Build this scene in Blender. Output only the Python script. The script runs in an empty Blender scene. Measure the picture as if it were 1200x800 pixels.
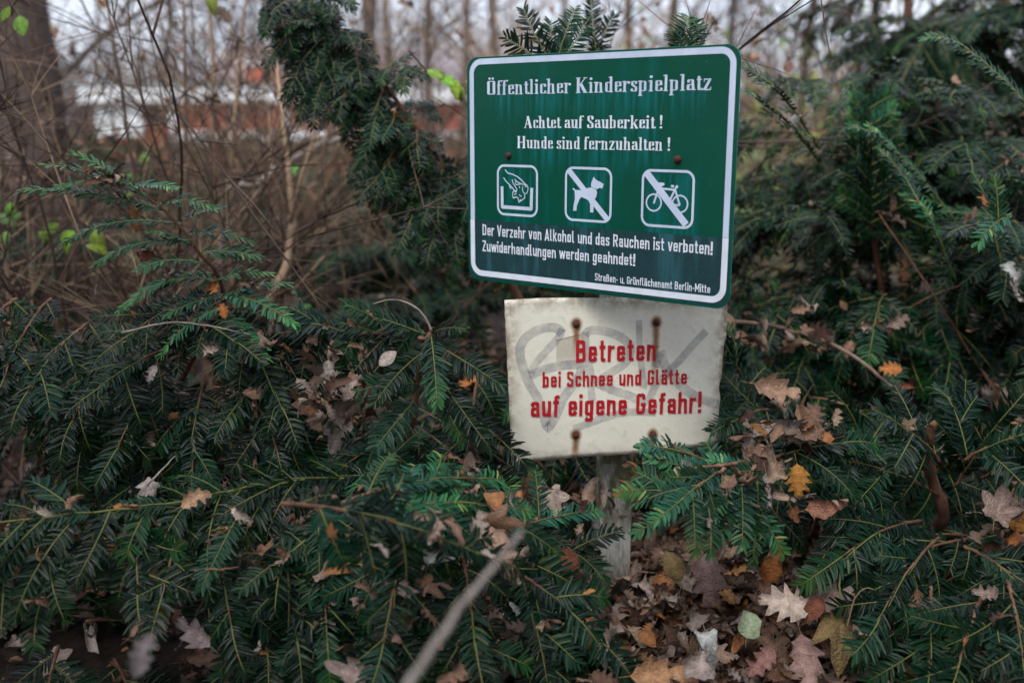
import bpy, math, random
import numpy as np
from mathutils import Vector, Matrix
R = math.radians
random.seed(7)
rng = np.random.default_rng(7)
sc = bpy.context.scene
C = sc.collection

# ------------------------------------------------------------------ camera
PITCH = R(12.3)
CAMZ = 1.2
F = 35 / 36 * 1200
cam_d = bpy.data.cameras.new('camera')
cam = bpy.data.objects.new('camera', cam_d)
C.objects.link(cam)
cam.location = (0, 0, CAMZ)
cam.rotation_euler = (math.pi / 2 - PITCH, 0, 0)
cam_d.lens = 35
cam_d.sensor_width = 36
cam_d.clip_start = 0.05
cam_d.clip_end = 500
cam_d.dof.use_dof = True
cam_d.dof.focus_distance = 2.12
cam_d.dof.aperture_fstop = 1.7
sc.camera = cam

# ------------------------------------------------------------------ light
SUN_EL, SUN_AZ = R(52), R(208)
world = bpy.data.worlds.new("World")
sc.world = world
world.use_nodes = True
nt = world.node_tree
nt.nodes.clear()
wo = nt.nodes.new('ShaderNodeOutputWorld')
sky = nt.nodes.new('ShaderNodeTexSky')
sky.sky_type = 'NISHITA'
sky.sun_disc = False
sky.sun_elevation = SUN_EL
sky.sun_rotation = SUN_AZ
bg1 = nt.nodes.new('ShaderNodeBackground')
bg1.inputs[1].default_value = 0.09
nt.links.new(sky.outputs[0], bg1.inputs[0])
# overcast deck over the blue: a thick even cloud layer with soft mottling
tc = nt.nodes.new('ShaderNodeTexCoord')
nz = nt.nodes.new('ShaderNodeTexNoise')
nz.inputs['Scale'].default_value = 2.2
nz.inputs['Detail'].default_value = 5
nt.links.new(tc.outputs['Generated'], nz.inputs['Vector'])
cr = nt.nodes.new('ShaderNodeValToRGB')
cr.color_ramp.elements[0].position = 0.3
cr.color_ramp.elements[0].color = (0.60, 0.66, 0.80, 1)
cr.color_ramp.elements[1].position = 0.7
cr.color_ramp.elements[1].color = (0.86, 0.89, 0.98, 1)
nt.links.new(nz.outputs[0], cr.inputs[0])
bg2 = nt.nodes.new('ShaderNodeBackground')
bg2.inputs[1].default_value = 0.85
nt.links.new(cr.outputs[0], bg2.inputs[0])
# an overcast sky is about three times as bright overhead as at the horizon (CIE overcast)
sx = nt.nodes.new('ShaderNodeSeparateXYZ')
nt.links.new(tc.outputs['Generated'], sx.inputs[0])
mr = nt.nodes.new('ShaderNodeMapRange')
mr.inputs[1].default_value = 0.0; mr.inputs[2].default_value = 1.0
mr.inputs[3].default_value = 0.74; mr.inputs[4].default_value = 1.9
nt.links.new(sx.outputs[2], mr.inputs[0])
nt.links.new(mr.outputs[0], bg2.inputs[1])
mx = nt.nodes.new('ShaderNodeMixShader')
mx.inputs[0].default_value = 0.8
nt.links.new(bg1.outputs[0], mx.inputs[1])
nt.links.new(bg2.outputs[0], mx.inputs[2])
nt.links.new(mx.outputs[0], wo.inputs[0])

sd = bpy.data.lights.new('sun', 'SUN')
sd.energy = 2.4
sd.angle = R(32)
sd.color = (1.0, 0.96, 0.9)
sun = bpy.data.objects.new('sun', sd)
C.objects.link(sun)
sdir = Vector((math.sin(SUN_AZ) * math.cos(SUN_EL), math.cos(SUN_AZ) * math.cos(SUN_EL), math.sin(SUN_EL)))
sun.rotation_euler = sdir.to_track_quat('Z', 'Y').to_euler()

sc.view_settings.view_transform = 'Standard'
sc.view_settings.look = 'None'
sc.view_settings.exposure = 0.85
sc.view_settings.gamma = 1.0
sc.render.engine = 'CYCLES'
sc.cycles.max_bounces = 5
sc.cycles.diffuse_bounces = 3
sc.cycles.glossy_bounces = 2
sc.cycles.transparent_max_bounces = 6
sc.cycles.use_denoising = True

# ------------------------------------------------------------------ helpers
def W(px, py, d):
    """a point of the place, d metres out along the view, from where it shows in the 1200x800 photograph"""
    X = (px - 600) / F * d
    U = (400 - py) / F * d
    c, s = math.cos(PITCH), math.sin(PITCH)
    return Vector((X, d * c + U * s, CAMZ - d * s + U * c))

def pix(P):
    c, s = math.cos(PITCH), math.sin(PITCH)
    x, y, z = P[0], P[1], P[2] - CAMZ
    d = y * c - z * s
    if d < 0.05: return None
    return 600 + F * x / d, 400 - F * (y * s + z * c) / d, d

def link(o, parent=None):
    C.objects.link(o)
    if parent is not None: o.parent = parent
    return o

def tag(o, label=None, cat=None, group=None, kind=None):
    if label: o['label'] = label
    if cat: o['category'] = cat
    if group: o['group'] = group
    if kind: o['kind'] = kind
    return o

def empty(name, loc, rz=0, rx=0, ry=0):
    o = bpy.data.objects.new(name, None)
    o.empty_display_size = 0.05
    o.location = loc
    o.rotation_euler = (rx, ry, rz)
    return link(o)

class MB:
    """collects vertices and faces for one mesh"""
    def __init__(s): s.v = []; s.f = []; s.m = []; s.c = []
    def add(s, vs, fs, mi=0, col=(1, 1, 1)):
        b = len(s.v)
        s.v.extend([tuple(v) for v in vs])
        s.c.extend([col] * len(vs) if not isinstance(col, list) else col)
        for f in fs:
            s.f.append(tuple(b + i for i in f)); s.m.append(mi)
    def tube(s, pts, rad, sides=5, mi=0, col=(1, 1, 1), cap=True):
        n = len(pts)
        if not hasattr(rad, '__len__'): rad = [rad] * n
        vs = []
        ref = Vector((0.31, 0.17, 0.93))
        for i, p in enumerate(pts):
            a = Vector(pts[max(0, i - 1)]); b = Vector(pts[min(n - 1, i + 1)])
            t = (b - a).normalized()
            u = t.cross(ref)
            if u.length < 0.05: u = t.cross(Vector((1, 0, 0)))
            u.normalize(); w = t.cross(u)
            for k in range(sides):
                an = 2 * math.pi * k / sides
                vs.append(Vector(p) + (u * math.cos(an) + w * math.sin(an)) * rad[i])
        fs = []
        for i in range(n - 1):
            for k in range(sides):
                k2 = (k + 1) % sides
                fs.append((i * sides + k, i * sides + k2, (i + 1) * sides + k2, (i + 1) * sides + k))
        if cap:
            fs.append(tuple(range(sides - 1, -1, -1)))
            fs.append(tuple((n - 1) * sides + k for k in range(sides)))
        s.add(vs, fs, mi, col)
    def box(s, x0, x1, y0, y1, z0, z1, mi=0, col=(1, 1, 1), M=None):
        vs = [Vector((x, y, z)) for x in (x0, x1) for y in (y0, y1) for z in (z0, z1)]
        if M is not None: vs = [M @ v for v in vs]
        s.add(vs, [(0, 1, 3, 2), (4, 6, 7, 5), (0, 4, 5, 1), (2, 3, 7, 6), (0, 2, 6, 4), (1, 5, 7, 3)], mi, col)
    def mesh(s, name, mats, smooth=False, colors=False):
        me = bpy.data.meshes.new(name)
        me.from_pydata(s.v, [], s.f)
        for m in (mats if isinstance(mats, (list, tuple)) else [mats]): me.materials.append(m)
        me.polygons.foreach_set('material_index', s.m)
        if smooth: me.polygons.foreach_set('use_smooth', [True] * len(s.f))
        if colors:
            ca = me.color_attributes.new('tint', 'FLOAT_COLOR', 'POINT')
            ca.data.foreach_set('color', np.array([(c[0], c[1], c[2], 1) for c in s.c], dtype=np.float32).ravel())
        me.update()
        return me
    def build(s, name, mats, parent=None, smooth=False, colors=False):
        o = bpy.data.objects.new(name, s.mesh(name, mats, smooth, colors))
        return link(o, parent)

def smooth_path(pts, rad, k=4, knob=.10):
    """a curve through the points, with slight swellings like the knots of a twig"""
    P = [Vector(p) for p in pts]
    if not hasattr(rad, '__len__'): rad = [rad] * len(P)
    if len(P) < 3 or len(P) > 9: return P, list(rad)
    o, r = [], []
    for i in range(len(P) - 1):
        p0, p1, p2, p3 = P[max(0, i - 1)], P[i], P[i + 1], P[min(len(P) - 1, i + 2)]
        for j in range(k):
            t = j / k
            q = .5 * ((2 * p1) + (p2 - p0) * t + (2 * p0 - 5 * p1 + 4 * p2 - p3) * t * t + (3 * p1 - p0 - 3 * p2 + p3) * t ** 3)
            rr = rad[i] * (1 - t) + rad[i + 1] * t
            if 0 < i + j: q = q + Vector((random.gauss(0, .3), random.gauss(0, .3), random.gauss(0, .3))) * rr
            o.append(q); r.append(rr * (1 + random.uniform(-knob, knob * 1.6)))
    o.append(P[-1]); r.append(rad[-1])
    return o, r

def bevel(o, w, seg=2):
    m = o.modifiers.new('bevel', 'BEVEL'); m.width = w; m.segments = seg; m.limit_method = 'ANGLE'
    return o

# ------------------------------------------------------------------ materials
def mat(name, rough=0.6, spec=0.5, col=(.5, .5, .5), metal=0):
    m = bpy.data.materials.new(name)
    m.use_nodes = True
    b = m.node_tree.nodes['Principled BSDF']
    b.inputs['Base Color'].default_value = (*col, 1)
    b.inputs['Roughness'].default_value = rough
    b.inputs['Specular IOR Level'].default_value = spec
    b.inputs['Metallic'].default_value = metal
    return m, m.node_tree, b

class N:
    """short-hand for building node trees"""
    def __init__(s, tree): s.t = tree
    def n(s, typ, ins=None, **kw):
        nd = s.t.nodes.new('ShaderNode' + typ)
        for k, v in kw.items(): setattr(nd, k, v)
        for k, v in (ins or {}).items():
            if isinstance(v, bpy.types.NodeSocket): s.t.links.new(v, nd.inputs[k])
            else: nd.inputs[k].default_value = v
        return nd
    def math(s, op, a, b=0.0, c=0.0, clamp=False):
        nd = s.n('Math', {0: a, 1: b, 2: c}, operation=op); nd.use_clamp = clamp
        return nd.outputs[0]
    def noise(s, vec, scale, detail=3, rough=.55):
        return s.n('TexNoise', {'Vector': vec, 'Scale': scale, 'Detail': detail, 'Roughness': rough}).outputs[0]
    def ramp(s, fac, stops):
        nd = s.n('ValToRGB', {0: fac}); e = nd.color_ramp.elements
        while len(e) < len(stops): e.new(0.5)
        for i, (p, c) in enumerate(stops):
            e[i].position = p; e[i].color = (*c, 1) if len(c) == 3 else c
        return nd.outputs[0]
    def mix(s, fac, a, b, mode='MIX'):
        nd = s.n('Mix', data_type='RGBA', blend_type=mode)
        for k, v in ((0, fac), (6, a), (7, b)):
            if isinstance(v, bpy.types.NodeSocket): s.t.links.new(v, nd.inputs[k])
            else: nd.inputs[k].default_value = (*v, 1) if hasattr(v, '__len__') and len(v) == 3 else v
        return nd.outputs[2]
    def sstep(s, x, a, b):
        nd = s.n('MapRange', {0: x, 1: a, 2: b, 3: 0.0, 4: 1.0}, interpolation_type='SMOOTHSTEP')
        return nd.outputs[0]
    def scaled(s, vec, sc_):
        return s.n('VectorMath', {0: vec, 1: sc_}, operation='MULTIPLY').outputs[0]
    def bump(s, h, dist, strength=1.0):
        return s.n('Bump', {'Height': h, 'Distance': dist, 'Strength': strength}).outputs[0]

def noisy(name, stops, scale=8, stretch=(1, 1, 1), rough=0.8, spec=.3, bump=0.0, detail=5, rand=0.0):
    m, t, b = mat(name, rough, spec)
    q = N(t)
    v = q.scaled(q.n('TexCoord').outputs['Object'], stretch)
    f = q.noise(v, scale, detail)
    c = q.ramp(f, stops)
    if rand:
        r = q.n('ObjectInfo').outputs['Random']
        k = q.math('MULTIPLY_ADD', r, rand, 1 - rand / 2)
        c = q.n('VectorMath', {0: c, 1: q.n('CombineXYZ', {0: k, 1: k, 2: k}).outputs[0]}, operation='MULTIPLY').outputs[0]
    t.links.new(c, b.inputs['Base Color'])
    if bump: t.links.new(q.bump(f, bump), b.inputs['Normal'])
    return m

# needles: dark blue-green above, paler beneath, tips of this year's growth fresher (vertex tint)
def needle_mat(name, base, under):
    m, t, b = mat(name, 0.36, 0.13)
    q = N(t)
    tint = q.n('VertexColor', layer_name='tint').outputs[0]
    r = q.n('ObjectInfo').outputs['Random']
    c = q.mix(q.n('NewGeometry').outputs['Backfacing'], base, under)
    c = q.mix(1.0, c, tint, 'MULTIPLY')
    hs = q.n('HueSaturation', {'Color': c, 'Hue': q.math('MULTIPLY_ADD', q.math('FRACT', q.math('MULTIPLY', r, 7.3)), 0.06, 0.445), 'Value': q.math('MULTIPLY_ADD', q.math('POWER', r, 2.0), 1.5, 0.55), 'Saturation': 0.95})
    t.links.new(hs.outputs[0], b.inputs['Base Color'])
    t.links.new(q.math('MULTIPLY_ADD', r, 0.12, 0.27), b.inputs['Roughness'])
    return m
M_needle = needle_mat('yew_needles', (0.0014, 0.0138, 0.0072), (0.0055, 0.025, 0.013))
M_needle_pale = needle_mat('young_yew_needles', (0.0065, 0.042, 0.025), (0.018, 0.06, 0.034))
M_shootstem = noisy('green_shoot_bark', [(.3, (.05, .07, .014)), (.5, (.10, .11, .025)), (.7, (.13, .085, .035))], 60, rough=.6)
M_yewbark = noisy('reddish_yew_bark', [(.3, (.05, .022, .014)), (.55, (.13, .06, .035)), (.8, (.24, .14, .08))], 30, (1, 1, .3), bump=.004)
M_twig = noisy('bare_twig_bark', [(.25, (.03, .018, .013)), (.55, (.08, .048, .035)), (.85, (.21, .15, .11))], 14, (1, 1, .4), bump=.003, rand=.8)
M_tantwig = noisy('tan_stem_bark', [(.25, (.13, .08, .05)), (.7, (.32, .22, .135))], 14, (1, 1, .3), bump=.003, rand=.4)
M_greytwig = noisy('grey_stick_bark', [(.3, (.13, .10, .08)), (.7, (.33, .28, .24))], 40, (1, 1, .5), bump=.002, rand=.3)
M_trunk = noisy('tree_bark', [(.25, (.025, .019, .016)), (.6, (.07, .052, .044)), (.85, (.13, .10, .088))], 6, (1, 1, .25), bump=.02, rand=.4)
M_bigtrunk = noisy('old_trunk_bark', [(.2, (.022, .015, .013)), (.5, (.06, .042, .036)), (.85, (.13, .10, .085))], 9, (1, 1, .22), bump=.03)
# ------------------------------------------------------------------ ground
def tz(x, y):
    """height of the ground"""
    h = 0.035 * math.sin(1.7 * x + .6) * math.sin(1.3 * y + 1.1) + 0.018 * math.sin(5.1 * x + 2) * math.sin(4.3 * y)
    h *= 1 / (1 + 0.02 * y * y) + .3
    if y < 1.5: h -= 0.10 * (1.5 - y)
    # low bank of litter round the post, falling towards the right
    h += 0.10 * math.exp(-((x - 0.45) ** 2 / .12 + (y - 2.35) ** 2 / .25))
    return h

def make_ground():
    xs = sorted(set([round(v, 3) for v in np.concatenate([np.linspace(-160, -12, 14), np.linspace(-12, -3, 12), np.linspace(-3, 3, 90), np.linspace(3, 12, 12), np.linspace(12, 160, 14)])]))
    ys = sorted(set([round(v, 3) for v in np.concatenate([np.linspace(-30, 0, 6), np.linspace(0, 5, 90), np.linspace(5, 14, 20), np.linspace(14, 220, 20)])]))
    b = MB()
    vs = [(x, y, tz(x, y)) for y in ys for x in xs]
    nx = len(xs)
    fs = [(j * nx + i, j * nx + i + 1, (j + 1) * nx + i + 1, (j + 1) * nx + i) for j in range(len(ys) - 1) for i in range(nx - 1)]
    b.add(vs, fs)
    m, t, bs = mat('soil_and_lawn', .95, .15)
    q = N(t)
    P = q.n('NewGeometry').outputs['Position']
    n1 = q.noise(P, 14, 8, .7)
    soil = q.ramp(n1, [(.3, (.006, .0045, .004)), (.5, (.014, .010, .008)), (.66, (.035, .022, .015)), (.8, (.09, .055, .035))])
    n2 = q.noise(P, .8, 5, .6)
    lawn = q.ramp(n2, [(.35, (.035, .05, .02)), (.5, (.06, .085, .03)), (.65, (.14, .09, .05))])
    sep = q.n('SeparateXYZ', {0: P}).outputs[1]
    yy = q.math('ADD', sep, q.math('MULTIPLY', n2, 4.0))
    col = q.mix(q.sstep(yy, 9.0, 13.0), soil, lawn)
    t.links.new(col, bs.inputs['Base Color'])
    t.links.new(q.bump(n1, .02), bs.inputs['Normal'])
    o = b.build('ground', m, smooth=True)
    o['kind'] = 'structure'
    return o
ground = make_ground()

# ------------------------------------------------------------------ yew shoots (a stem with two combs of needles)
def make_shoot(seed, L, droop, bend=0.0, nl=0.041, spread=62, radial=False, fresh=0.0, density=1.0, lift=0.15, nm=None):
    r = random.Random(seed)
    b = MB()
    n = 9
    pts = []; tans = []
    p = Vector((0, 0, 0)); a = 0.0; c = 0.0
    for i in range(n):
        s = i / (n - 1)
        pitch = -droop * s ** 1.3 + lift * (1 - s)
        yaw = bend * s
        t = Vector((math.sin(yaw) * math.cos(pitch), math.cos(yaw) * math.cos(pitch), math.sin(pitch)))
        pts.append(p.copy()); tans.append(t)
        p = p + t * (L / (n - 1))
    b.tube(pts, [0.0021 - 0.0012 * i / (n - 1) for i in range(n)], 4, 0, (1, 1, 1))
    g0 = r.uniform(.1, .95); gap = (g0, g0 + r.uniform(.03, .12)) if r.random() < .6 else (2, 2)
    step = 0.0052 / density
    k = int(L / step)
    for i in range(2 * k):
        s = (i + 0.5) / (2 * k) * 0.985 + 0.015
        if r.random() < 0.05 or gap[0] < s < gap[1] and r.random() < .75: continue
        f = s * (n - 1); j = min(n - 2, int(f)); f -= j
        P = pts[j].lerp(pts[j + 1], f); T = tans[j].lerp(tans[j + 1], f).normalized()
        S = T.cross(Vector((0, 0, 1)));
        S.normalize(); U = S.cross(T)
        side = 1 if i % 2 else -1
        ln = nl * (0.62 + 0.38 * math.sin(math.pi * min(1, s * 1.02 + .08)) ** .7) * r.uniform(.7, 1.12)
        if s < .08: ln *= .7
        ang = R(spread + r.uniform(-15, 13)) * (1 - 0.5 * max(0, s - .8) / .2)
        if radial:
            ph = r.uniform(0, 2 * math.pi); Sd = (S * math.cos(ph) + U * math.sin(ph)); side = 1; ln *= .75
            ang *= .8
        else:
            Sd = S * side
        e = r.uniform(-.14, .38)
        D = (T * math.cos(ang) + Sd * math.sin(ang) + U * e).normalized()
        D2 = (D + U * (-.32 + r.uniform(-.12, .12)) + T * .18).normalized()
        w = 0.0027 * r.uniform(.85, 1.15)
        X = D.cross(U if not radial else T)
        if X.length < .1: continue
        X.normalize(); X = (X + U * r.uniform(-.35, .35)).normalized()
        Nn = X.cross(D); Nn.normalize()
        if Nn.dot(U) < 0: Nn = -Nn
        m1 = P + D * ln * .12; m2 = P + D * ln * .5; m3 = m2 + D2 * ln * .36; tip = m2 + D2 * ln * .5
        fold = 0.32
        vs = [P]
        for m_, ww in ((m1, .75), (m2, 1.0), (m3, .72)):
            vs += [m_ - X * w * ww, m_ - Nn * w * fold * ww, m_ + X * w * ww]
        vs.append(tip)
        g = max(0, (s - .55) / .45) * fresh
        base = r.uniform(.78, 1.2)
        c1 = (base * (1 + 2.2 * g), base * (1 + 1.1 * g), base * (1 + .2 * g))
        if r.random() < .018: c1 = (9, 2.4, 1.1)
        mid = (c1[0] * 1.25, c1[1] * 1.15, c1[2] * 1.15)
        cols = [c1, c1, mid, c1, c1, mid, c1, c1, mid, c1, c1]
        fs = [(0, 1, 2), (0, 2, 3), (1, 4, 5, 2), (2, 5, 6, 3), (4, 7, 8, 5), (5, 8, 9, 6), (7, 10, 8), (8, 10, 9)]
        if (vs[4] - vs[1]).cross(vs[2] - vs[1]).dot(U) < 0:
            fs = [tuple(reversed(q_)) for q_ in fs]
        b.add(vs, fs, 1, cols)
    return b.mesh('shoot', [M_shootstem, nm or M_needle], True, True)

SH = {}
def shoot_set():
    k = 0
    for L in (0.10, 0.15, 0.20, 0.26):
        for droop, bend in ((.25, .1), (.5, -.18), (.9, .12), (.4, .3)):
            SH.setdefault('flat', []).append((L, make_shoot(100 + k, L, droop, bend, fresh=(.2, .7, 1.7, .4)[k % 4] * .8)))
            k += 1
    for L in (0.12, 0.2):
        for droop, bend in ((1.2, .1), (1.6, -.2)):
            SH.setdefault('hang', []).append((L, make_shoot(200 + k, L, droop, bend, fresh=.5))); k += 1
    for L in (0.12, 0.2, 0.28):
        for bend in (.1, -.2):
            SH.setdefault('round', []).append((L, make_shoot(300 + k, L, .1, bend, nl=.046, spread=52, radial=True, fresh=4, density=1.5))); k += 1
    for L in (.08, .12, .17):
        SH.setdefault('fresh', []).append((L, make_shoot(400 + k, L, .4, .1, fresh=2.2, spread=50))); k += 1
shoot_set()
for _i, _L in enumerate((.07, .10, .14, .18, .23)):
    for _d, _b in ((.3, .1), (.7, -.15)):
        SH.setdefault('pale', []).append((_L, make_shoot(500 + _i * 2 + (_b > 0), _L, _d, _b, fresh=.9, nl=.034, nm=M_needle_pale)))
VARS = []
for key in SH:
    for i, (L, me) in enumerate(SH[key]): VARS.append((key, L, me))
VIDX = {key: [i for i, v in enumerate(VARS) if v[0] == key] for key in SH}

class Plant:
    def __init__(s, name, label, cat, loc, group=None):
        s.root = empty(name, loc); tag(s.root, label, cat, group)
        s.loc = Vector(loc)
        s.shoots = []          # (matrix in world, variant)
        s.twigs = MB()
    def branch(s, pts, rad, m=None, name='branch', sides=6):
        pts, rad = smooth_path(pts, rad)
        b = MB(); b.tube([Vector(p) - s.loc for p in pts], rad, sides)
        return b.build(name, m or M_yewbark, s.root, smooth=True)
    def shoot(s, P, d, up, L, kind='flat'):
        d = Vector(d).normalized()
        x = d.cross(Vector(up))
        if x.length < .05: x = d.cross(Vector((1, .1, 0)))
        x.normalize(); z = x.cross(d)
        c = sorted(VIDX[kind], key=lambda i: abs(VARS[i][1] - L) + random.random() * .045)[0]
        k = max(.75, min(1.3, L / VARS[c][1]))
        M = Matrix((( x.x * k, d.x * k, z.x * k, P[0]), (x.y * k, d.y * k, z.y * k, P[1]), (x.z * k, d.z * k, z.z * k, P[2]), (0, 0, 0, 1)))
        s.shoots.append((M, c))
    def frond(s, P, d, L, up=(0, 0, 1), droop=.35, lat=.16, sides=(1, 1), spacing=.04, leaf_from=.3, rad=.0042, own=False, kind='flat', wob=.12, latdroop=.5, start=.08, ang=54):
        P = Vector(P); d = Vector(d).normalized(); up = Vector(up).normalized()
        n = max(4, int(L / .03)); st = L / n
        pts = [P.copy()]; ds = [d.copy()]
        for i in range(n):
            d = (d + Vector((random.gauss(0, wob), random.gauss(0, wob), random.gauss(0, wob))) * st * 3 + Vector((0, 0, -1)) * droop * st / max(L, .2) * 1.3).normalized()
            P = P + d * st
            pts.append(P.copy()); ds.append(d.copy())
        rr = [rad * (1 - .72 * i / n) for i in range(n + 1)]
        if own: s.branch(pts, rr)
        else: s.twigs.tube([p - s.loc for p in pts], rr, 4)
        q = start * L; sg = random.choice((1, -1))
        while q < L * .97:
            t = q / L; f = q / st; j = min(n - 1, int(f)); f -= j
            Q = pts[j].lerp(pts[j + 1], f); D = ds[j]
            S = D.cross(up).normalized()
            sg = -sg
            pr = sides[0] if sg > 0 else sides[1]
            if random.random() < pr:
                ll = lat * (.55 + .6 * math.sin(math.pi * min(1, t * .75 + .2))) * random.uniform(.5, 1.25)
                an = R(ang + random.uniform(-16, 14))
                dd = D * math.cos(an) + S * sg * math.sin(an) + up * random.uniform(-.2, .2) - Vector((0, 0, latdroop)) * random.uniform(.1, 1.7)
                s.shoot(Q, dd, up + S * random.uniform(-.65, .65) + D * random.uniform(-.35, .35), ll, kind)
                if ll > .15 and random.random() < .65:      # a side shoot forks off
                    dn = dd.normalized()
                    Q2 = Q + dn * ll * random.uniform(.25, .5)
                    sd2 = dn.cross(up).normalized() * random.choice((1, -1))
                    s.shoot(Q2 - Vector((0, 0, .003)), dn * .8 + sd2 * .6 - Vector((0, 0, .1)), up, ll * .55, kind)
            q += spacing * random.uniform(.75, 1.3)
        q = leaf_from * L
        while q < L:
            j = min(n - 1, int(q / st))
            s.shoot(pts[j], ds[min(n, j + 2)], up, min(.13, L - q + .05), kind)
            q += .1
        s.shoot(pts[-1], ds[-1], up, lat * .8, kind)
        return pts, ds
    def mound(s, c, r, nf, L=(.22, .38), back=.25, down=.15, lat=.15, inner=.55, kind='flat', zmin=-.3, droop=.7):
        c = Vector(c); k = 0; tries = 0
        while k < nf and tries < nf * 30:
            tries += 1
            u = Vector((random.gauss(0, 1), random.gauss(0, 1), random.gauss(0, 1))).normalized()
            if u.z < zmin: continue
            if u.y > .15 and random.random() > back: continue
            sc_ = random.uniform(inner, 1.0)
            P = c + Vector((u.x * r[0], u.y * r[1], u.z * r[2])) * sc_ * .78
            if P.z < tz(P.x, P.y) + .05: continue
            h = Vector((u.x / r[0], u.y / r[1], 0)); h = h.normalized() if h.length > .01 else Vector((0, -1, 0))
            d = h * .9 + Vector((0, 0, u.z * .55 - down)) + Vector((random.gauss(0, .3), random.gauss(0, .3), random.gauss(0, .12)))
            s.frond(P, d, random.uniform(*L), up=u * .8 + Vector((0, 0, .8)), droop=droop * random.uniform(.4, 1.3), lat=lat, kind=kind)
            k += 1
ALLP = []
def plant(*a, **k):
    p = Plant(*a, **k); ALLP.append(p); return p

# geometry-node foliage for the shoots past the three hundred that show largest
def gn_scatter(name, parent, loc, items, refs, kind='stuff'):
    """items: list of (matrix, index into refs)"""
    me = bpy.data.meshes.new(name)
    P = [tuple(Vector(M.translation) - loc) for M, c in items]
    me.from_pydata(P, [], [])
    a = me.attributes.new('turn', 'FLOAT_VECTOR', 'POINT')
    a.data.foreach_set('vector', np.array([tuple(M.to_3x3().normalized().to_euler()) for M, c in items], dtype=np.float32).ravel())
    a = me.attributes.new('size', 'FLOAT', 'POINT')
    a.data.foreach_set('value', np.array([M.to_scale()[0] for M, c in items], dtype=np.float32))
    a = me.attributes.new('which', 'INT', 'POINT')
    a.data.foreach_set('value', np.array([c for M, c in items], dtype=np.int32))
    o = link(bpy.data.objects.new(name, me), parent)
    o['kind'] = kind
    g = bpy.data.node_groups.new(name, 'GeometryNodeTree')
    g.interface.new_socket('Geometry', in_out='INPUT', socket_type='NodeSocketGeometry')
    g.interface.new_socket('Geometry', in_out='OUTPUT', socket_type='NodeSocketGeometry')
    gi = g.nodes.new('NodeGroupInput'); go = g.nodes.new('NodeGroupOutput')
    J = g.nodes.new('GeometryNodeJoinGeometry')
    for r in reversed(refs):
        oi = g.nodes.new('GeometryNodeObjectInfo'); oi.transform_space = 'ORIGINAL'
        oi.inputs['Object'].default_value = r; oi.inputs['As Instance'].default_value = True
        g.links.new(oi.outputs['Geometry'], J.inputs[0])
    def attr(nm, ty):
        x = g.nodes.new('GeometryNodeInputNamedAttribute'); x.data_type = ty; x.inputs['Name'].default_value = nm
        return x.outputs['Attribute']
    ip = g.nodes.new('GeometryNodeInstanceOnPoints')
    ip.inputs['Pick Instance'].default_value = True
    g.links.new(gi.outputs[0], ip.inputs['Points'])
    g.links.new(J.outputs[0], ip.inputs['Instance'])
    g.links.new(attr('which', 'INT'), ip.inputs['Instance Index'])
    e = g.nodes.new('FunctionNodeEulerToRotation')
    g.links.new(attr('turn', 'FLOAT_VECTOR'), e.inputs[0])
    g.links.new(e.outputs[0], ip.inputs['Rotation'])
    cb = g.nodes.new('ShaderNodeCombineXYZ')
    for k in range(3): g.links.new(attr('size', 'FLOAT'), cb.inputs[k])
    g.links.new(cb.outputs[0], ip.inputs['Scale'])
    g.links.new(ip.outputs[0], go.inputs[0])
    md = o.modifiers.new('scatter', 'NODES'); md.node_group = g
    return o

def finish_plants():
    cell = {}
    allsh = []
    for pi_, p in enumerate(ALLP):
        for k, (M, c) in enumerate(p.shoots):
            mid = M @ Vector((0, VARS[c][1] * .5, 0))
            q = pix(mid)
            sc_ = -1
            if q and -30 < q[0] < 1230 and -30 < q[1] < 830:
                key = (int(q[0] // 14), int(q[1] // 14))
                cell[key] = min(cell.get(key, 99), q[2])
                sc_ = VARS[c][1] * M.to_scale()[1] / q[2]
                allsh.append((pi_, k, key, q[2], sc_))
    rank = {}
    for pi_, k, key, d, s_ in allsh:
        near = min(cell.get((key[0] + a, key[1] + b), 99) for a in (0,) for b in (0,))
        rank[(pi_, k)] = s_ * (1.0 if d < near + .1 else .25)
    firsts = {}
    rest = []
    for pi_, p in enumerate(ALLP):
        order = sorted(range(len(p.shoots)), key=lambda k: -rank.get((pi_, k), 0))
        for n_, k in enumerate(order):
            M, c = p.shoots[k]
            if n_ < 300 and rank.get((pi_, k), 0) > 0:
                o = bpy.data.objects.new('shoot', VARS[c][2])
                link(o, p.root)
                o.matrix_local = Matrix.Translation(-p.loc) @ M
                if c not in firsts: firsts[c] = o
            else: rest.append((pi_, M, c))
    idx = list(firsts.keys())
    for pi_, p in enumerate(ALLP):
        it = [(M, idx.index(c) if c in firsts else 0) for q_, M, c in rest if q_ == pi_]
        if it: gn_scatter('foliage', p.root, p.loc, it, [firsts[c] for c in idx])
        if p.twigs.v:
            o = p.twigs.build('twigs', M_yewbark, p.root, smooth=True); o['kind'] = 'stuff'
    print('shoots', sum(len(p.shoots) for p in ALLP), 'rest', len(rest))

# ------------------------------------------------------------------ yew plants
random.seed(11)
X0, Y0 = 0, 0
def base(px, d, dy=0):   # a point on the ground d metres out
    x = (px - 600) / F * d
    return Vector((x, d + dy, tz(x, d + dy)))

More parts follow.
